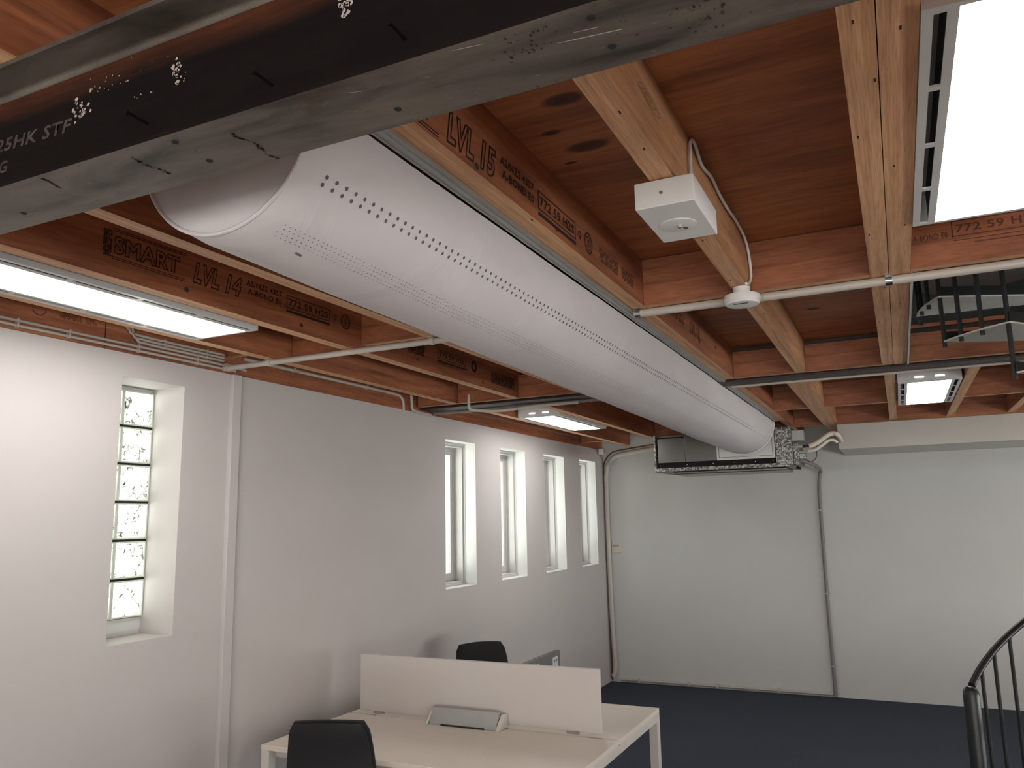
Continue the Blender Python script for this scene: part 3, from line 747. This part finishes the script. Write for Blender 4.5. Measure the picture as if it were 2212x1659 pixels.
# stitched seam on the far half
for an in (-34.0,):
    MB().tube([duct_pt(math.radians(an), y_, dr(math.radians(an), y_)+.0005) for y_ in [4.9+.1*k for k in range(23)]], .0022, 6).build('seam', M['duct'], t, smooth=True)
MB().tube([duct_pt(math.radians(-75), 1.255), duct_pt(math.radians(-75.5), 1.275)], .003, 6).build('scuff_mark', M['hole'], t)
# aluminium rails holding it
t = thing('duct_rail', (-.91, 4, 2.60), 'grey aluminium rail along the right edge of the fabric duct', 'rail', 'rails holding the duct')
MB().box(-.925, -.885, DY0-.05, DY1, 2.599, 2.6085).box(-.921, -.915, DY0-.05, DY1, 2.5965, 2.599).box(-.900, -.894, DY0-.05, DY1, 2.594, 2.599).build('rail_profile', M['alu'], t)
t = thing('duct_rail', (-1.43, 4, 2.60), 'grey aluminium rail along the left edge of the fabric duct', 'rail', 'rails holding the duct')
MB().box(-1.50, -1.462, DY0, DY1, 2.599, 2.6085).build('rail_profile', M['alu'], t)

# ---------------------------------------------------------------- white box, cable, smoke alarm
t = thing('junction_box', (-.445, 1.93, 2.54), 'white square box with a round lens under the middle joist', 'box')
MB().box(-.519, -.373, 1.80, 2.065, 2.539, 2.607).build('cover', M['plastic'], t, bevel=.0025)
MB().lathe([(.047, .002), (.047, -.0012), (.045, -.0018), (.0, -.002)], (-.449, 1.945, 2.5385), 40).build('round_plate', M['plastic'], t, smooth=True)
MB().lathe([(.006, 0), (.006, -.006), (.003, -.009)], (-.446, 1.945, 2.537), 14).build('lens', M['chrome'], t, smooth=True)
MB().box(-.440, -.436, 1.960, 1.964, 2.534, 2.5366).box(-.438, -.430, 1.968, 1.971, 2.534, 2.5366).build('switch', M['rubber'], t)
MB().tube([(-.452, 1.8005, 2.572), (-.452, 1.7965, 2.572)], .0042, 14).build('screw', M['chrome'], t)
P = smoothpath([(-.413, 1.966, 2.600), (-.414, 1.97, 2.66), (-.415, 1.988, 2.775), (-.412, 2.03, 2.792), (-.414, 2.09, 2.775), (-.415, 2.14, 2.768), (-.413, 2.25, 2.782), (-.415, 2.36, 2.775), (-.413, 2.50, 2.770), (-.415, 2.65, 2.785), (-.412, 2.80, 2.770), (-.414, 2.885, 2.73), (-.413, 2.895, 2.66), (-.416, 2.86, 2.622), (-.418, 2.80, 2.604)], 5)
tag(MB().tube(P, .0048, 8).build('cable', M['plastic'], None, smooth=True), 'white cable looping along the joist from the square box to the smoke alarm', 'cable')
t = thing('smoke_alarm', (-.445, 2.83, 2.54), 'round white smoke alarm under the joist by the cross pipe', 'smoke alarm')
MB().lathe([(.030, .065), (.030, .035)], (-.445, 2.86, 2.543), 28).build('mounting_base', M['plastic'], t, smooth=True)
MB().lathe([(.045, .037), (.062, .034), (.064, .026), (.064, .016), (.060, .012), (.061, .008), (.056, .001), (.030, -.003), (.0, -.0035)], (-.445, 2.86, 2.543), 40).build('alarm_body', M['plastic'], t, smooth=True)
MB().box(-.47, -.42, 2.822, 2.8255, 2.5385, 2.5405).build('slot', M['rubber'], t)

# ---------------------------------------------------------------- pipes and conduits at the ceiling
def clip(x, y, z, r, mat, t):
    mb = MB(); mb.box(x-.012, x+.012, y-r-.012, y+r+.012, z+r-.001, z+r+.0025); mb.tube([(x-.011, y, z), (x+.011, y, z)], r+.0025, 12); mb.build('pipe_clip', M[mat], t, smooth=True)
PR = .0155
t = thing('cross_pipe', (.5, 2.92, 2.59), 'grey-white pipe crossing under the joists past the smoke alarm', 'pipe')
MB().tube([(-.88, 2.975, 2.5925), (2.6, 2.975, 2.5925)], PR, 16).build('pipe_run', M['pvc'], t, smooth=True)
clip(.035, 2.975, 2.5925, PR, 'chrome', t); clip(-.865, 2.975, 2.5925, PR, 'chrome', t)
t = thing('cross_pipe', (-2.4, 2.98, 2.59), 'grey-white pipe crossing under the joists from left wall to duct', 'pipe')
MB().tube([(WX+.002, 2.975, 2.5925), (-1.445, 2.975, 2.5925)], PR*.9, 16).build('pipe_run', M['pvc'], t, smooth=True)

for q in (-2.76, -1.815, -3.03): clip(q, 2.975, 2.5925, PR, 'pvc', t)
t = thing('cross_pipe', (-2.4, 5.06, 2.58), 'grey pipe along the second steel beam from left wall to duct', 'pipe')
MB().tube([(WX+.01, 5.03, 2.585), (-1.46, 5.03, 2.585)], .012, 12).build('pipe_run', M['pvc_dull'], t, smooth=True)
for q in (-1.815, -2.27): clip(q, 5.03, 2.585, .013, 'pvc_dull', t)
MB().tube(smoothpath([(-2.63, 4.792, 2.66), (-2.63, 4.792, 2.575), (-2.61, 4.82, 2.555), (-2.50, 4.95, 2.555), (-2.38, 5.0, 2.566), (-2.2, 5.005, 2.575), (-1.9, 5.005, 2.575)], 6), .011, 10).build('bent_branch', M['pvc'], t, smooth=True)
t = thing('cross_pipe', (.4, 5.02, 2.59), 'thin white conduit along the second steel beam right of the duct', 'conduit')
MB().tube([(-.88, 5.015, 2.588), (2.6, 5.015, 2.588)], .008, 10).build('pipe_run', M['pvc'], t, smooth=True)
# conduits on the wall board
GC = 'conduits along the board above the left wall'
def conduit(P, r, label, nclip=(), mat='pvc'):
    t = thing('wall_conduit', P[0], label, 'conduit', GC)
    MB().tube(P, r, 10).build('conduit_run', M[mat], t, smooth=True)
    if nclip:
        for (y_, z_) in nclip: MB().box(XB, XB+2*r+.004, y_-.004, y_+.004, z_-r-.003, z_+r+.002).build('saddle', M[mat], t)
CX = XB+.010
conduit([(CX, -1, 2.612), (CX, 2.9, 2.612), (CX+.004, 3.02, 2.61), (CX+.03, 3.10, 2.60)], .0065, 'upper of the two long conduits running from the left frame edge', [(1.9, 2.612), (2.12, 2.612), (2.46, 2.612), (2.8, 2.612)])
conduit([(CX, -1, 2.592), (CX, 2.95, 2.592), (CX+.004, 3.05, 2.59)], .0065, 'lower of the two long conduits running from the left frame edge', [(1.9, 2.592), (2.12, 2.592), (2.46, 2.592), (2.8, 2.592)])
for k, (z_, y_) in enumerate(((2.664, 2.39), (2.648, 2.41), (2.632, 2.43))):
    P = smoothpath([(CX, y_-.012, 2.80), (CX, y_-.008, z_+.05), (CX, y_+.02, z_+.012), (CX, y_+.08, z_), (CX, 2.97, z_)], 5)
    conduit(P, .0065, '%s of three short conduits bending down from the plywood above the glass block window' % ('top', 'middle', 'bottom')[k], [(2.6, z_), (2.86, z_)])
P = smoothpath([(CX, 3.12, 2.668), (CX, 3.9, 2.668), (CX, 4.50, 2.668), (CX, 4.60, 2.655), (CX, 4.63, 2.62), (CX, 4.635, 2.56)], 6)
conduit(P, .010, 'conduit running over the far part of the left wall and turning down at a bend', [(3.5, 2.668), (4.2, 2.668)])
P = smoothpath([(CX+.02, 4.70, 2.72), (CX+.02, 4.71, 2.62), (CX+.02, 4.74, 2.575), (CX+.03, 4.95, 2.565)], 6)
conduit(P, .010, 'short conduit elbow beside the bend on the left wall board')
conduit([(XB+.006, 5.1, 2.66), (XB+.006, 6.4, 2.66), (XB+.006, 8.7, 2.66)], .005, 'thin cable over the narrow windows on the wall board', mat='pvc_dull')

# ---------------------------------------------------------------- air unit on the back wall
t = thing('air_conditioning_unit', (-1.4, 7.6, 2.2), 'metal ducted air unit with galvanised edges hanging before the back wall', 'air conditioner')
ux0, ux1, uy, uz0, uz1 = -2.02, -.80, 7.24, 2.205, 2.545
MB().box(ux0+.015, ux1-.02, uy+.07, uy+.62, uz0+.02, uz1).build('casing', M['sheet'], t, bevel=.004)
f = MB()
f.box(ux0, ux0+.018, uy, uy+.62, uz0, uz1); f.box(ux0, ux1, uy, uy+.62, uz0, uz0+.018)
f.box(ux0, -.935, uy-.002, uy+.01, uz0, uz0+.032)
f.box(-.935, ux1, uy-.006, uy+.25, uz0+.018, uz1); f.box(ux1-.018, ux1, uy+.25, uy+.60, uz0, uz1-.03)
f.build('galvanised_frame', M['galv'], t, bevel=.002)
MB().box(ux0+.018, -.937, uy+.064, uy+.069, uz0+.018, uz1-.02).build('shadow_gap', M['dark'], t)
MB().box(ux0+.035, -1.735, uy+.012, uy+.020, uz0+.080, uz1-.035).build('front_panel', M['sheet'], t, bevel=.002)
MB().box(-1.731, -1.452, uy+.012, uy+.020, uz0+.080, uz1-.020).build('front_panel', M['sheet'], t, bevel=.002)
p = MB()
p.box(-1.446, -.940, uy+.004, uy+.012, uz0+.080, uz1); p.build('spigot_plate', M['white_metal'], t, bevel=.002)
p = MB()
for (a, c_, z0_, z1_) in ((-1.425, -.960, uz0+.100, uz0+.103), (-1.425, -1.422, uz0+.1, uz1-.01), (-.963, -.960, uz0+.1, uz1-.01)): p.box(a, c_, uy+.0025, uy+.0038, z0_, z1_)
p.build('plate_groove', M['dark'], t)
for x_ in (-1.98, -1.73, -1.49, -1.30, -1.12, -.97): MB().lathe([(.005, 0), (.005, .006)], (x_, uy+.06, uz0+.055), 8).build('fixing_screw', M['chrome'], t)
p = MB().box(-1.86, -.86, uy+.05, uy+.55, uz0-.030, uz0-.001); p.build('drip_tray', M['sheet'], t, bevel=.008)
p = MB().box(ux1+.001, ux1+.045, uy+.10, uy+.50, uz0+.015, uz1-.14); p.build('side_box', M['galv'], t, bevel=.003)
MB().box(ux1+.001, ux1+.10, uy+.04, uy+.16, uz1-.12, uz1-.03).build('control_box', M['greymetal'], t, bevel=.004)
MB().box(ux1+.046, ux1+.10, uy+.12, uy+.17, uz0+.05, uz0+.12).build('bracket', M['galv'], t, bevel=.003)
MB().tube([(ux1-.0, uy+.1, uz0+.175), (ux1+.08, uy+.1, uz0+.172)], .016, 14).tube([(ux1+.02, uy+.1, uz0+.174), (ux1+.035, uy+.1, uz0+.174)], .024, 6).build('valve', M['greymetal'], t, smooth=True)
MB().tube([(ux1+.0, uy+.12, uz0+.125), (ux1+.10, uy+.12, uz0+.125)], .010, 12).build('valve', M['greymetal'], t, smooth=True)
c_ = MB().tube(smoothpath([(ux1+.09, uy+.1, uz0+.06), (ux1+.14, uy+.1, uz0+.035), (ux1+.18, uy+.12, uz0+.07), (ux1+.19, uy+.14, uz0+.13), (ux1+.185, uy+.14, uz0+.19)], 6), .004, 8)
tag(c_.build('cable', M['cable'], None, smooth=True), 'thin brown cable looping at the right end of the air unit', 'cable')
t = thing('lagged_pipe', (-.6, 7.4, 2.4), 'thicker cream lagged pipe curving up from the air unit to the ceiling void', 'pipe', 'cream lagged pipes at the air unit')
MB().tube(smoothpath([(-.665, 7.34, 2.378), (-.61, 7.34, 2.395), (-.55, 7.34, 2.435), (-.50, 7.34, 2.466), (-.465, 7.35, 2.475), (-.43, 7.37, 2.462), (-.42, 7.62, 2.43)], 6), .020, 12).build('lagging', M['lag'], t, smooth=True)
MB().tube([(-.72, 7.34, 2.377), (-.66, 7.34, 2.380)], .012, 12).build('bare_end', M['rubber'], t)
t = thing('lagged_pipe', (-.6, 7.4, 2.34), 'thinner cream lagged pipe curving below the thicker one at the air unit', 'pipe', 'cream lagged pipes at the air unit')
MB().tube(smoothpath([(-.68, 7.36, 2.335), (-.62, 7.36, 2.345), (-.56, 7.36, 2.38), (-.51, 7.36, 2.415), (-.47, 7.37, 2.420), (-.44, 7.39, 2.40)], 6), .013, 12).build('lagging', M['lag'], t, smooth=True)
t = thing('drain_pipe', (-.735, BY, 1.2), 'thin mauve-grey pipe running down the back wall from the air unit', 'pipe')
MB().tube(smoothpath([(-.775, 7.36, 2.262), (-.72, 7.50, 2.255), (-.69, 8.1, 2.245), (-.70, 8.72, 2.235), (-.72, BY-.022, 2.18), (-.735, BY-.022, 2.02), (-.742, BY-.022, 1.4), (-.745, BY-.022, .8), (-.742, BY-.022, .012)], 6), .017, 12).build('pipe_run', M['pvc_dull'], t, smooth=True)
for z_ in (1.83, 1.0, .30): MB().box(-.768, -.715, BY-.042, BY-.001, z_-.005, z_+.005).build('pipe_clip', M['greymetal'], t)
t = thing('skirting_conduit', (-1.9, BY, .03), 'pale conduit lying along the foot of the back wall', 'conduit')
MB().tube([(-2.96, BY-.016, .03), (-.765, BY-.016, .03)], .013, 12).build('conduit_run', M['pvc'], t, smooth=True)
for x_ in (-2.75, -2.2, -1.9, -1.28): MB().box(x_-.01, x_+.01, BY-.034, BY-.001, .014, .052).build('saddle', M['pvc'], t)
t = thing('pipe_duct', (-3.0, BY, 1.2), 'fat pale lagged pipe climbing the far left corner and bending to the air unit', 'pipe')
MB().tube(smoothpath([(-3.035, BY-.05, .065), (-3.015, BY-.045, .10), (-3.005, BY-.045, .20), (-3.018, BY-.045, .5), (-3.028, BY-.045, 1.0), (-3.030, BY-.045, 1.6), (-3.028, BY-.045, 2.1), (-3.02, BY-.045, 2.32), (-2.98, BY-.06, 2.42), (-2.88, BY-.15, 2.475), (-2.7, BY-.35, 2.492), (-2.35, 8.2, 2.50), (-2.06, 7.75, 2.48)], 7), .026, 14).build('lagging', M['pvc'], t, smooth=True)
P = smoothpath([(-3.058, BY-.012, .012), (-3.057, BY-.012, .8), (-3.058, BY-.012, 1.6), (-3.058, BY-.012, 2.2), (-3.055, BY-.04, 2.40), (-2.93, BY-.14, 2.52), (-2.75, BY-.3, 2.54), (-2.4, 8.25, 2.545), (-2.08, 7.8, 2.52)], 6)
tag(MB().tube(P, .008, 8).build('cable', M['cable'], None, smooth=True), 'dark brown cable beside the fat pale pipe in the far left corner', 'cable')
t = thing('junction_box', (-3.0, BY-.06, 2.53), 'small grey box high in the far left corner', 'box')
MB().box(-3.045, -2.985, 8.60, 8.66, 2.51, 2.574).build('cover', M['plastic'], t, bevel=.003)
t = thing('wall_controller', (-2.93, BY, 1.45), 'small cream wall controller on the back wall near the corner', 'thermostat')
MB().box(-3.003, -2.895, BY-.022, BY-.001, 1.400, 1.508).build('case', M['lag'], t, bevel=.004)
MB().box(-2.990, -2.915, BY-.024, BY-.0221, 1.468, 1.495).build('display', M['greymetal'], t)
MB().box(-2.990, -2.915, BY-.0235, BY-.0221, 1.415, 1.460).build('flap', M['lag'], t)

# power trunking on the left wall
t = thing('power_trunking', (WX, 6.4, .4), 'grey power trunking with white outlets low on the left wall', 'trunking')
MB().box(WX+.001, WX+.045, 5.2, 7.24, .37, .572).build('trunking_body', M['trunk'], t, bevel=.003)
for y_ in (5.5, 6.05, 6.62, 7.05):
    o = MB().box(WX+.0455, WX+.055, y_, y_+.12, .41, .53).build('outlet', M['plastic'], t, bevel=.003)
    MB().box(WX+.0551, WX+.056, y_+.02, y_+.045, .49, .51).box(WX+.0551, WX+.056, y_+.07, y_+.095, .49, .51).build('switch', M['trunk'], o)

# ---------------------------------------------------------------- desk
t = thing('office_desk', (-2.14, 3.91, 0), 'cream double workstation desk against the left wall', 'desk')
dx0, dx1, dy0, dym, dy1 = -2.945, -1.335, 3.20, 3.912, 4.63
MB().box(dx0, dx1, dy0, dym-.012, .705, .730).build('tabletop', M['desk'], t, bevel=.002)
MB().box(dx0, dx1, dym+.012, dy1, .705, .730).build('tabletop', M['desk'], t, bevel=.002)
MB().box(dx0+.02, dx1-.02, dym-.010, dym+.010, .700, .712).build('centre_channel', M['greymetal'], t)
for x_ in (dx0+.10, dx1-.16): MB().box(x_, x_+.07, dym-.011, dym+.011, .7125, .728).build('channel_cap', M['greymetal'], t)
for (x_, y_) in ((dx0, dy0), (dx1-.05, dy0), (dx0, dy1-.05), (dx1-.05, dy1-.05)):
    MB().box(x_, x_+.05, y_, y_+.05, .001, .7045).build('leg', M['deskf'], t, bevel=.003)
r = MB()
for x_ in (dx0, dx1-.03): r.box(x_, x_+.03, dy0+.0505, dy1-.0505, .665, .7045); r.build('frame_rail', M['deskf'], t, bevel=.002); r = MB()
for y_ in (dy0+.05, dym-.06, dym+.03, dy1-.09): MB().box(dx0+.0305, dx1-.0305, y_, y_+.03, .665, .7045).build('frame_rail', M['deskf'], t, bevel=.002)
MB().box(dx0+.15, dx1-.15, dym-.12, dym+.12, .58, .585).box(dx0+.15, dx1-.15, dym-.12, dym-.115, .585, .66).box(dx0+.15, dx1-.15, dym+.115, dym+.12, .585, .66).build('cable_tray', M['tray'], t)
MB().box(dx1-.10, dx1-.055, 3.36, 3.50, .640, .658).build('cable_clip', M['rubber'], t, bevel=.004)
t = thing('desk_screen', (-2.15, 3.95, .73), 'pale upright divider screen standing on the middle of the desk', 'screen')
MB().box(-2.895, -1.435, 3.937, 3.960, .742, 1.050).build('panel', M['screen'], t, bevel=.003)
for x_ in (-2.80, -1.62): MB().box(x_, x_+.06, 3.935, 3.962, .7305, .742).build('clamp', M['greymetal'], t)
t = thing('desk_power_unit', (-2.18, 3.9, .73), 'grey metal power unit sitting in front of the divider screen', 'power unit')
b = MB(); prof = [(3.845, .7305), (3.930, .7305), (3.930, .800), (3.905, .812), (3.880, .812)]
xa, xb = -2.375, -1.975
i = len(b.v); b.v += [(xa, y_, z_) for y_, z_ in prof]+[(xb, y_, z_) for y_, z_ in prof]; n = len(prof)
b.f.append(tuple(range(n))); b.f.append(tuple(range(n, 2*n))[::-1]); b.m += [0, 0]
for k in range(n): k2 = (k+1) % n; b.f.append((k, k2, n+k2, n+k)); b.m.append(0)
b.build('housing', M['greymetal'], t, bevel=.003)
for (a, c_) in ((-2.392, -2.378), (-1.972, -1.950)):
    b = MB(); prof = [(3.828, .7305), (3.930, .7305), (3.930, .800), (3.905, .800)]
    b.v += [(a, y_, z_) for y_, z_ in prof]+[(c_, y_, z_) for y_, z_ in prof]; n = 4
    b.f += [(0, 1, 2, 3), (7, 6, 5, 4)]+[(k, (k+1) % 4, 4+(k+1) % 4, 4+k) for k in range(4)]; b.m += [0]*6
    b.build('end_cheek', M['deskf'], t, bevel=.002)
MB().box(-2.30, -2.04, 3.836, 3.843, .7308, .7375).build('slot', M['rubber'], t)

# ---------------------------------------------------------------- office chairs
def chair(loc, rz, label):
    t = thing('office_chair', loc, label, 'chair', 'black office chairs at the desk', rz)
    Tm = t.matrix_world
    def fin(mb, nm, mat, **k):
        mb.v = [tuple(Tm @ Vector(p)) for p in mb.v]; return mb.build(nm, mat, t, **k)
    # backrest: curved padded shell; local front is +y
    def shell(name, mat, off, th, grow=0.):
        b = MB(); nu, nv = 12, 12; pts = []
        for side in (0, 1):
            for j in range(nv+1):
                v_ = j/nv; z_ = .50+(.467+grow)*v_
                hw = .180+.020*math.sin(min(1, v_*1.15)*math.pi*.62) - .030*max(0, v_-.45)/.55 + grow
                if v_ > .93: hw -= .018*((v_-.93)/.07)**2
                if v_ < .1: hw -= .03*(1-v_/.1)
                for i_ in range(nu+1):
                    u_ = -1+2*i_/nu; x_ = hw*u_
                    y_ = -.20+off+.016*u_*u_ - .05*v_ + .03*math.sin(v_*math.pi)
                    e_ = 1-.7*max(abs(u_)**6, (abs(2*v_-1))**8)
                    zz = z_-(.008*u_*u_ if v_ > .9 else 0)
                    b.v.append((x_, y_+(1 if side else -1)*th/2*e_, zz))
        m_ = (nu+1)*(nv+1)
        for j in range(nv):
            for i_ in range(nu):
                p_ = j*(nu+1)+i_
                b.f.append((p_, p_+1, p_+nu+2, p_+nu+1)); b.f.append((m_+p_, m_+p_+nu+1, m_+p_+nu+2, m_+p_+1)); b.m += [0, 0]
        edge = [i_ for i_ in range(nu+1)]+[j*(nu+1)+nu for j in range(1, nv+1)]+[nv*(nu+1)+i_ for i_ in range(nu-1, -1, -1)]+[j*(nu+1) for j in range(nv-1, 0, -1)]
        for k in range(len(edge)):
            a_, c2 = edge[k], edge[(k+1) % len(edge)]; b.f.append((a_, m_+a_, m_+c2, c2)); b.m.append(0)
        return fin(b, name, mat, smooth=True)
    shell('backrest', M['fabric_black'], 0, .055)
    shell('back_shell', M['rubber'], -.034, .016, -.006)
    b = MB(); nx = 10
    for side in (0, 1):
        for j in range(nx+1):
            for i_ in range(nx+1):
                u_, v_ = -1+2*i_/nx, -1+2*j/nx
                k_ = 1-.12*(u_*u_*v_*v_); e_ = 1-.8*max(abs(u_), abs(v_))**8
                b.v.append((.245*u_*k_, .03+.235*v_*k_, .45+(.035*e_ if side else -.03*e_)+.01*u_*u_-(.015*max(0, v_)**2)))
    m_ = (nx+1)**2
    for j in range(nx):
        for i_ in range(nx):
            p_ = j*(nx+1)+i_; b.f.append((p_, p_+1, p_+nx+2, p_+nx+1)); b.f.append((m_+p_, m_+p_+nx+1, m_+p_+nx+2, m_+p_+1)); b.m += [0, 0]
    edge = [i_ for i_ in range(nx+1)]+[j*(nx+1)+nx for j in range(1, nx+1)]+[nx*(nx+1)+i_ for i_ in range(nx-1, -1, -1)]+[j*(nx+1) for j in range(nx-1, 0, -1)]
    for k in range(len(edge)):
        a_, c2 = edge[k], edge[(k+1) % len(edge)]; b.f.append((a_, m_+a_, m_+c2, c2)); b.m.append(0)
    fin(b, 'seat', M['fabric_black'], smooth=True)
    fin(MB().box(-.10, .10, -.10, .12, .385, .418), 'mechanism', M['rubber'], bevel=.01)
    fin(MB().tube(smoothpath([(0, -.08, .40), (0, -.20, .40), (0, -.262, .44), (0, -.262, .56)], 5), .018, 10), 'back_bracket', M['rubber'], smooth=True)
    fin(MB().tube([(0, 0, .10), (0, 0, .25)], .028, 16).tube([(0, 0, .25), (0, 0, .39)], .018, 14), 'gas_lift', M['rubber'], smooth=True)
    for k in range(5):
        a = 2*math.pi*k/5+.3; cx, cy = math.cos(a), math.sin(a)
        fin(MB().tube([(0, 0, .105), (.15*cx, .15*cy, .095), (.29*cx, .29*cy, .075)], [.026, .02, .014], 8), 'base_arm', M['rubber'], smooth=True)
        px_, py_ = .29*cx, .29*cy
        fin(MB().tube([(px_-.022*cy, py_+.022*cx, .0275), (px_+.022*cy, py_-.022*cx, .0275)], .0265, 14).tube([(px_, py_, .03), (px_, py_, .078)], .008, 8), 'castor', M['rubber'], smooth=True)
    return t
chair((-2.392, 3.125, 0), 0.40, 'black office chair nearest the camera, in front of the desk')
chair((-2.53, 4.90, 0), math.pi+.85, 'black office chair behind the divider screen, only its back showing')

# ---------------------------------------------------------------- spiral stair
SX, SY, SR, RI, DT = .926, 3.984, .770, .1907, 24.645
A13 = 205.74-360
t = thing('spiral_staircase', (SX, SY, 0), 'black steel spiral staircase rising through the ceiling opening at right', 'staircase')
MB().tube([(SX, SY, .001), (SX, SY, 3.75)], .045, 24).build('centre_pole', M['black'], t, smooth=True)
def sp_pt(a, r, z): a = math.radians(a); return (SX+r*math.cos(a), SY+r*math.sin(a), z)
for k in range(1, 15):
    a0 = A13+DT*(13-k); zt = RI*k; zb = zt+.002
    poly = [sp_pt(a0-1.0, .05, 0)[:2], ] + [sp_pt(a0+DT*q/6, SR+.012, 0)[:2] for q in range(7)] + [sp_pt(a0+DT+1.0, .05, 0)[:2]]
    tr = MB().prism(poly, zb, zb+.006)
    P0, P1 = sp_pt(a0+.3, .06, 0), sp_pt(a0+.3, SR, 0)
    o = tr.build('tread', M['tread'], t)
    # folded black nosing and riser lips
    for aa in (a0, a0+DT):
        a_ = math.radians(aa); d = Vector((math.cos(a_), math.sin(a_), 0)); nrm = Vector((-d.y, d.x, 0))
        p0 = Vector((SX, SY, 0))+d*.06; p1 = Vector((SX, SY, 0))+d*(SR+.008); b = MB()
        q = nrm*.003
        for (z0_, z1_) in ((zb+.0065, zb+.045),):
            i = 0; b.v += [tuple(p0-q+Vector((0, 0, z0_))), tuple(p1-q+Vector((0, 0, z0_))), tuple(p1+q+Vector((0, 0, z0_))), tuple(p0+q+Vector((0, 0, z0_))),
                           tuple(p0-q+Vector((0, 0, z1_))), tuple(p1-q+Vector((0, 0, z1_))), tuple(p1+q+Vector((0, 0, z1_))), tuple(p0+q+Vector((0, 0, z1_)))]
            b.f += [(0, 3, 2, 1), (4, 5, 6, 7), (0, 1, 5, 4), (1, 2, 6, 5), (2, 3, 7, 6), (3, 0, 4, 7)]; b.m += [0]*6
        b.build('nosing', M['black'], o)
HZ = lambda a: 1.8-.958+RI*(180-a)/DT
pts = [sp_pt(157-2*k, SR, HZ(157-2*k)) for k in range(0, 172)]
MB().tube(pts, .0155, 12).build('handrail', M['black'], t, smooth=True)
npx, npy, _ = sp_pt(158.5, SR, 0)
MB().lathe([(.034, .001), (.034, .98), (.031, 1.000), (.022, 1.014), (.008, 1.020)], (npx, npy, 0), 24).build('newel_post', M['black'], t, smooth=True)
kk = 0
for k in range(0, 42):
    a = 148.6-8.215*k; z1_ = HZ(a)
    idx = int(math.floor((A13+DT*13-a)/DT))+1     # tread whose sector holds this angle
    bound = (k % 3 == 1) and idx <= 14; idx = max(1, min(14, idx))
    zlow = RI*idx+(.004 if not bound else -RI+.004)
    zlow = max(.001, zlow-.02)
    MB().tube([sp_pt(a, SR, zlow), sp_pt(a, SR, z1_)], .0088, 8).build('baluster', M['black'], t, smooth=True)
# landing at the top
poly = [sp_pt(-181, .05, 0)[:2]]+[sp_pt(-181-DT*1.6*q/8, SR+.012, 0)[:2] for q in range(9)]
MB().prism(poly, 2.852, 2.860).build('landing', M['black'], t)
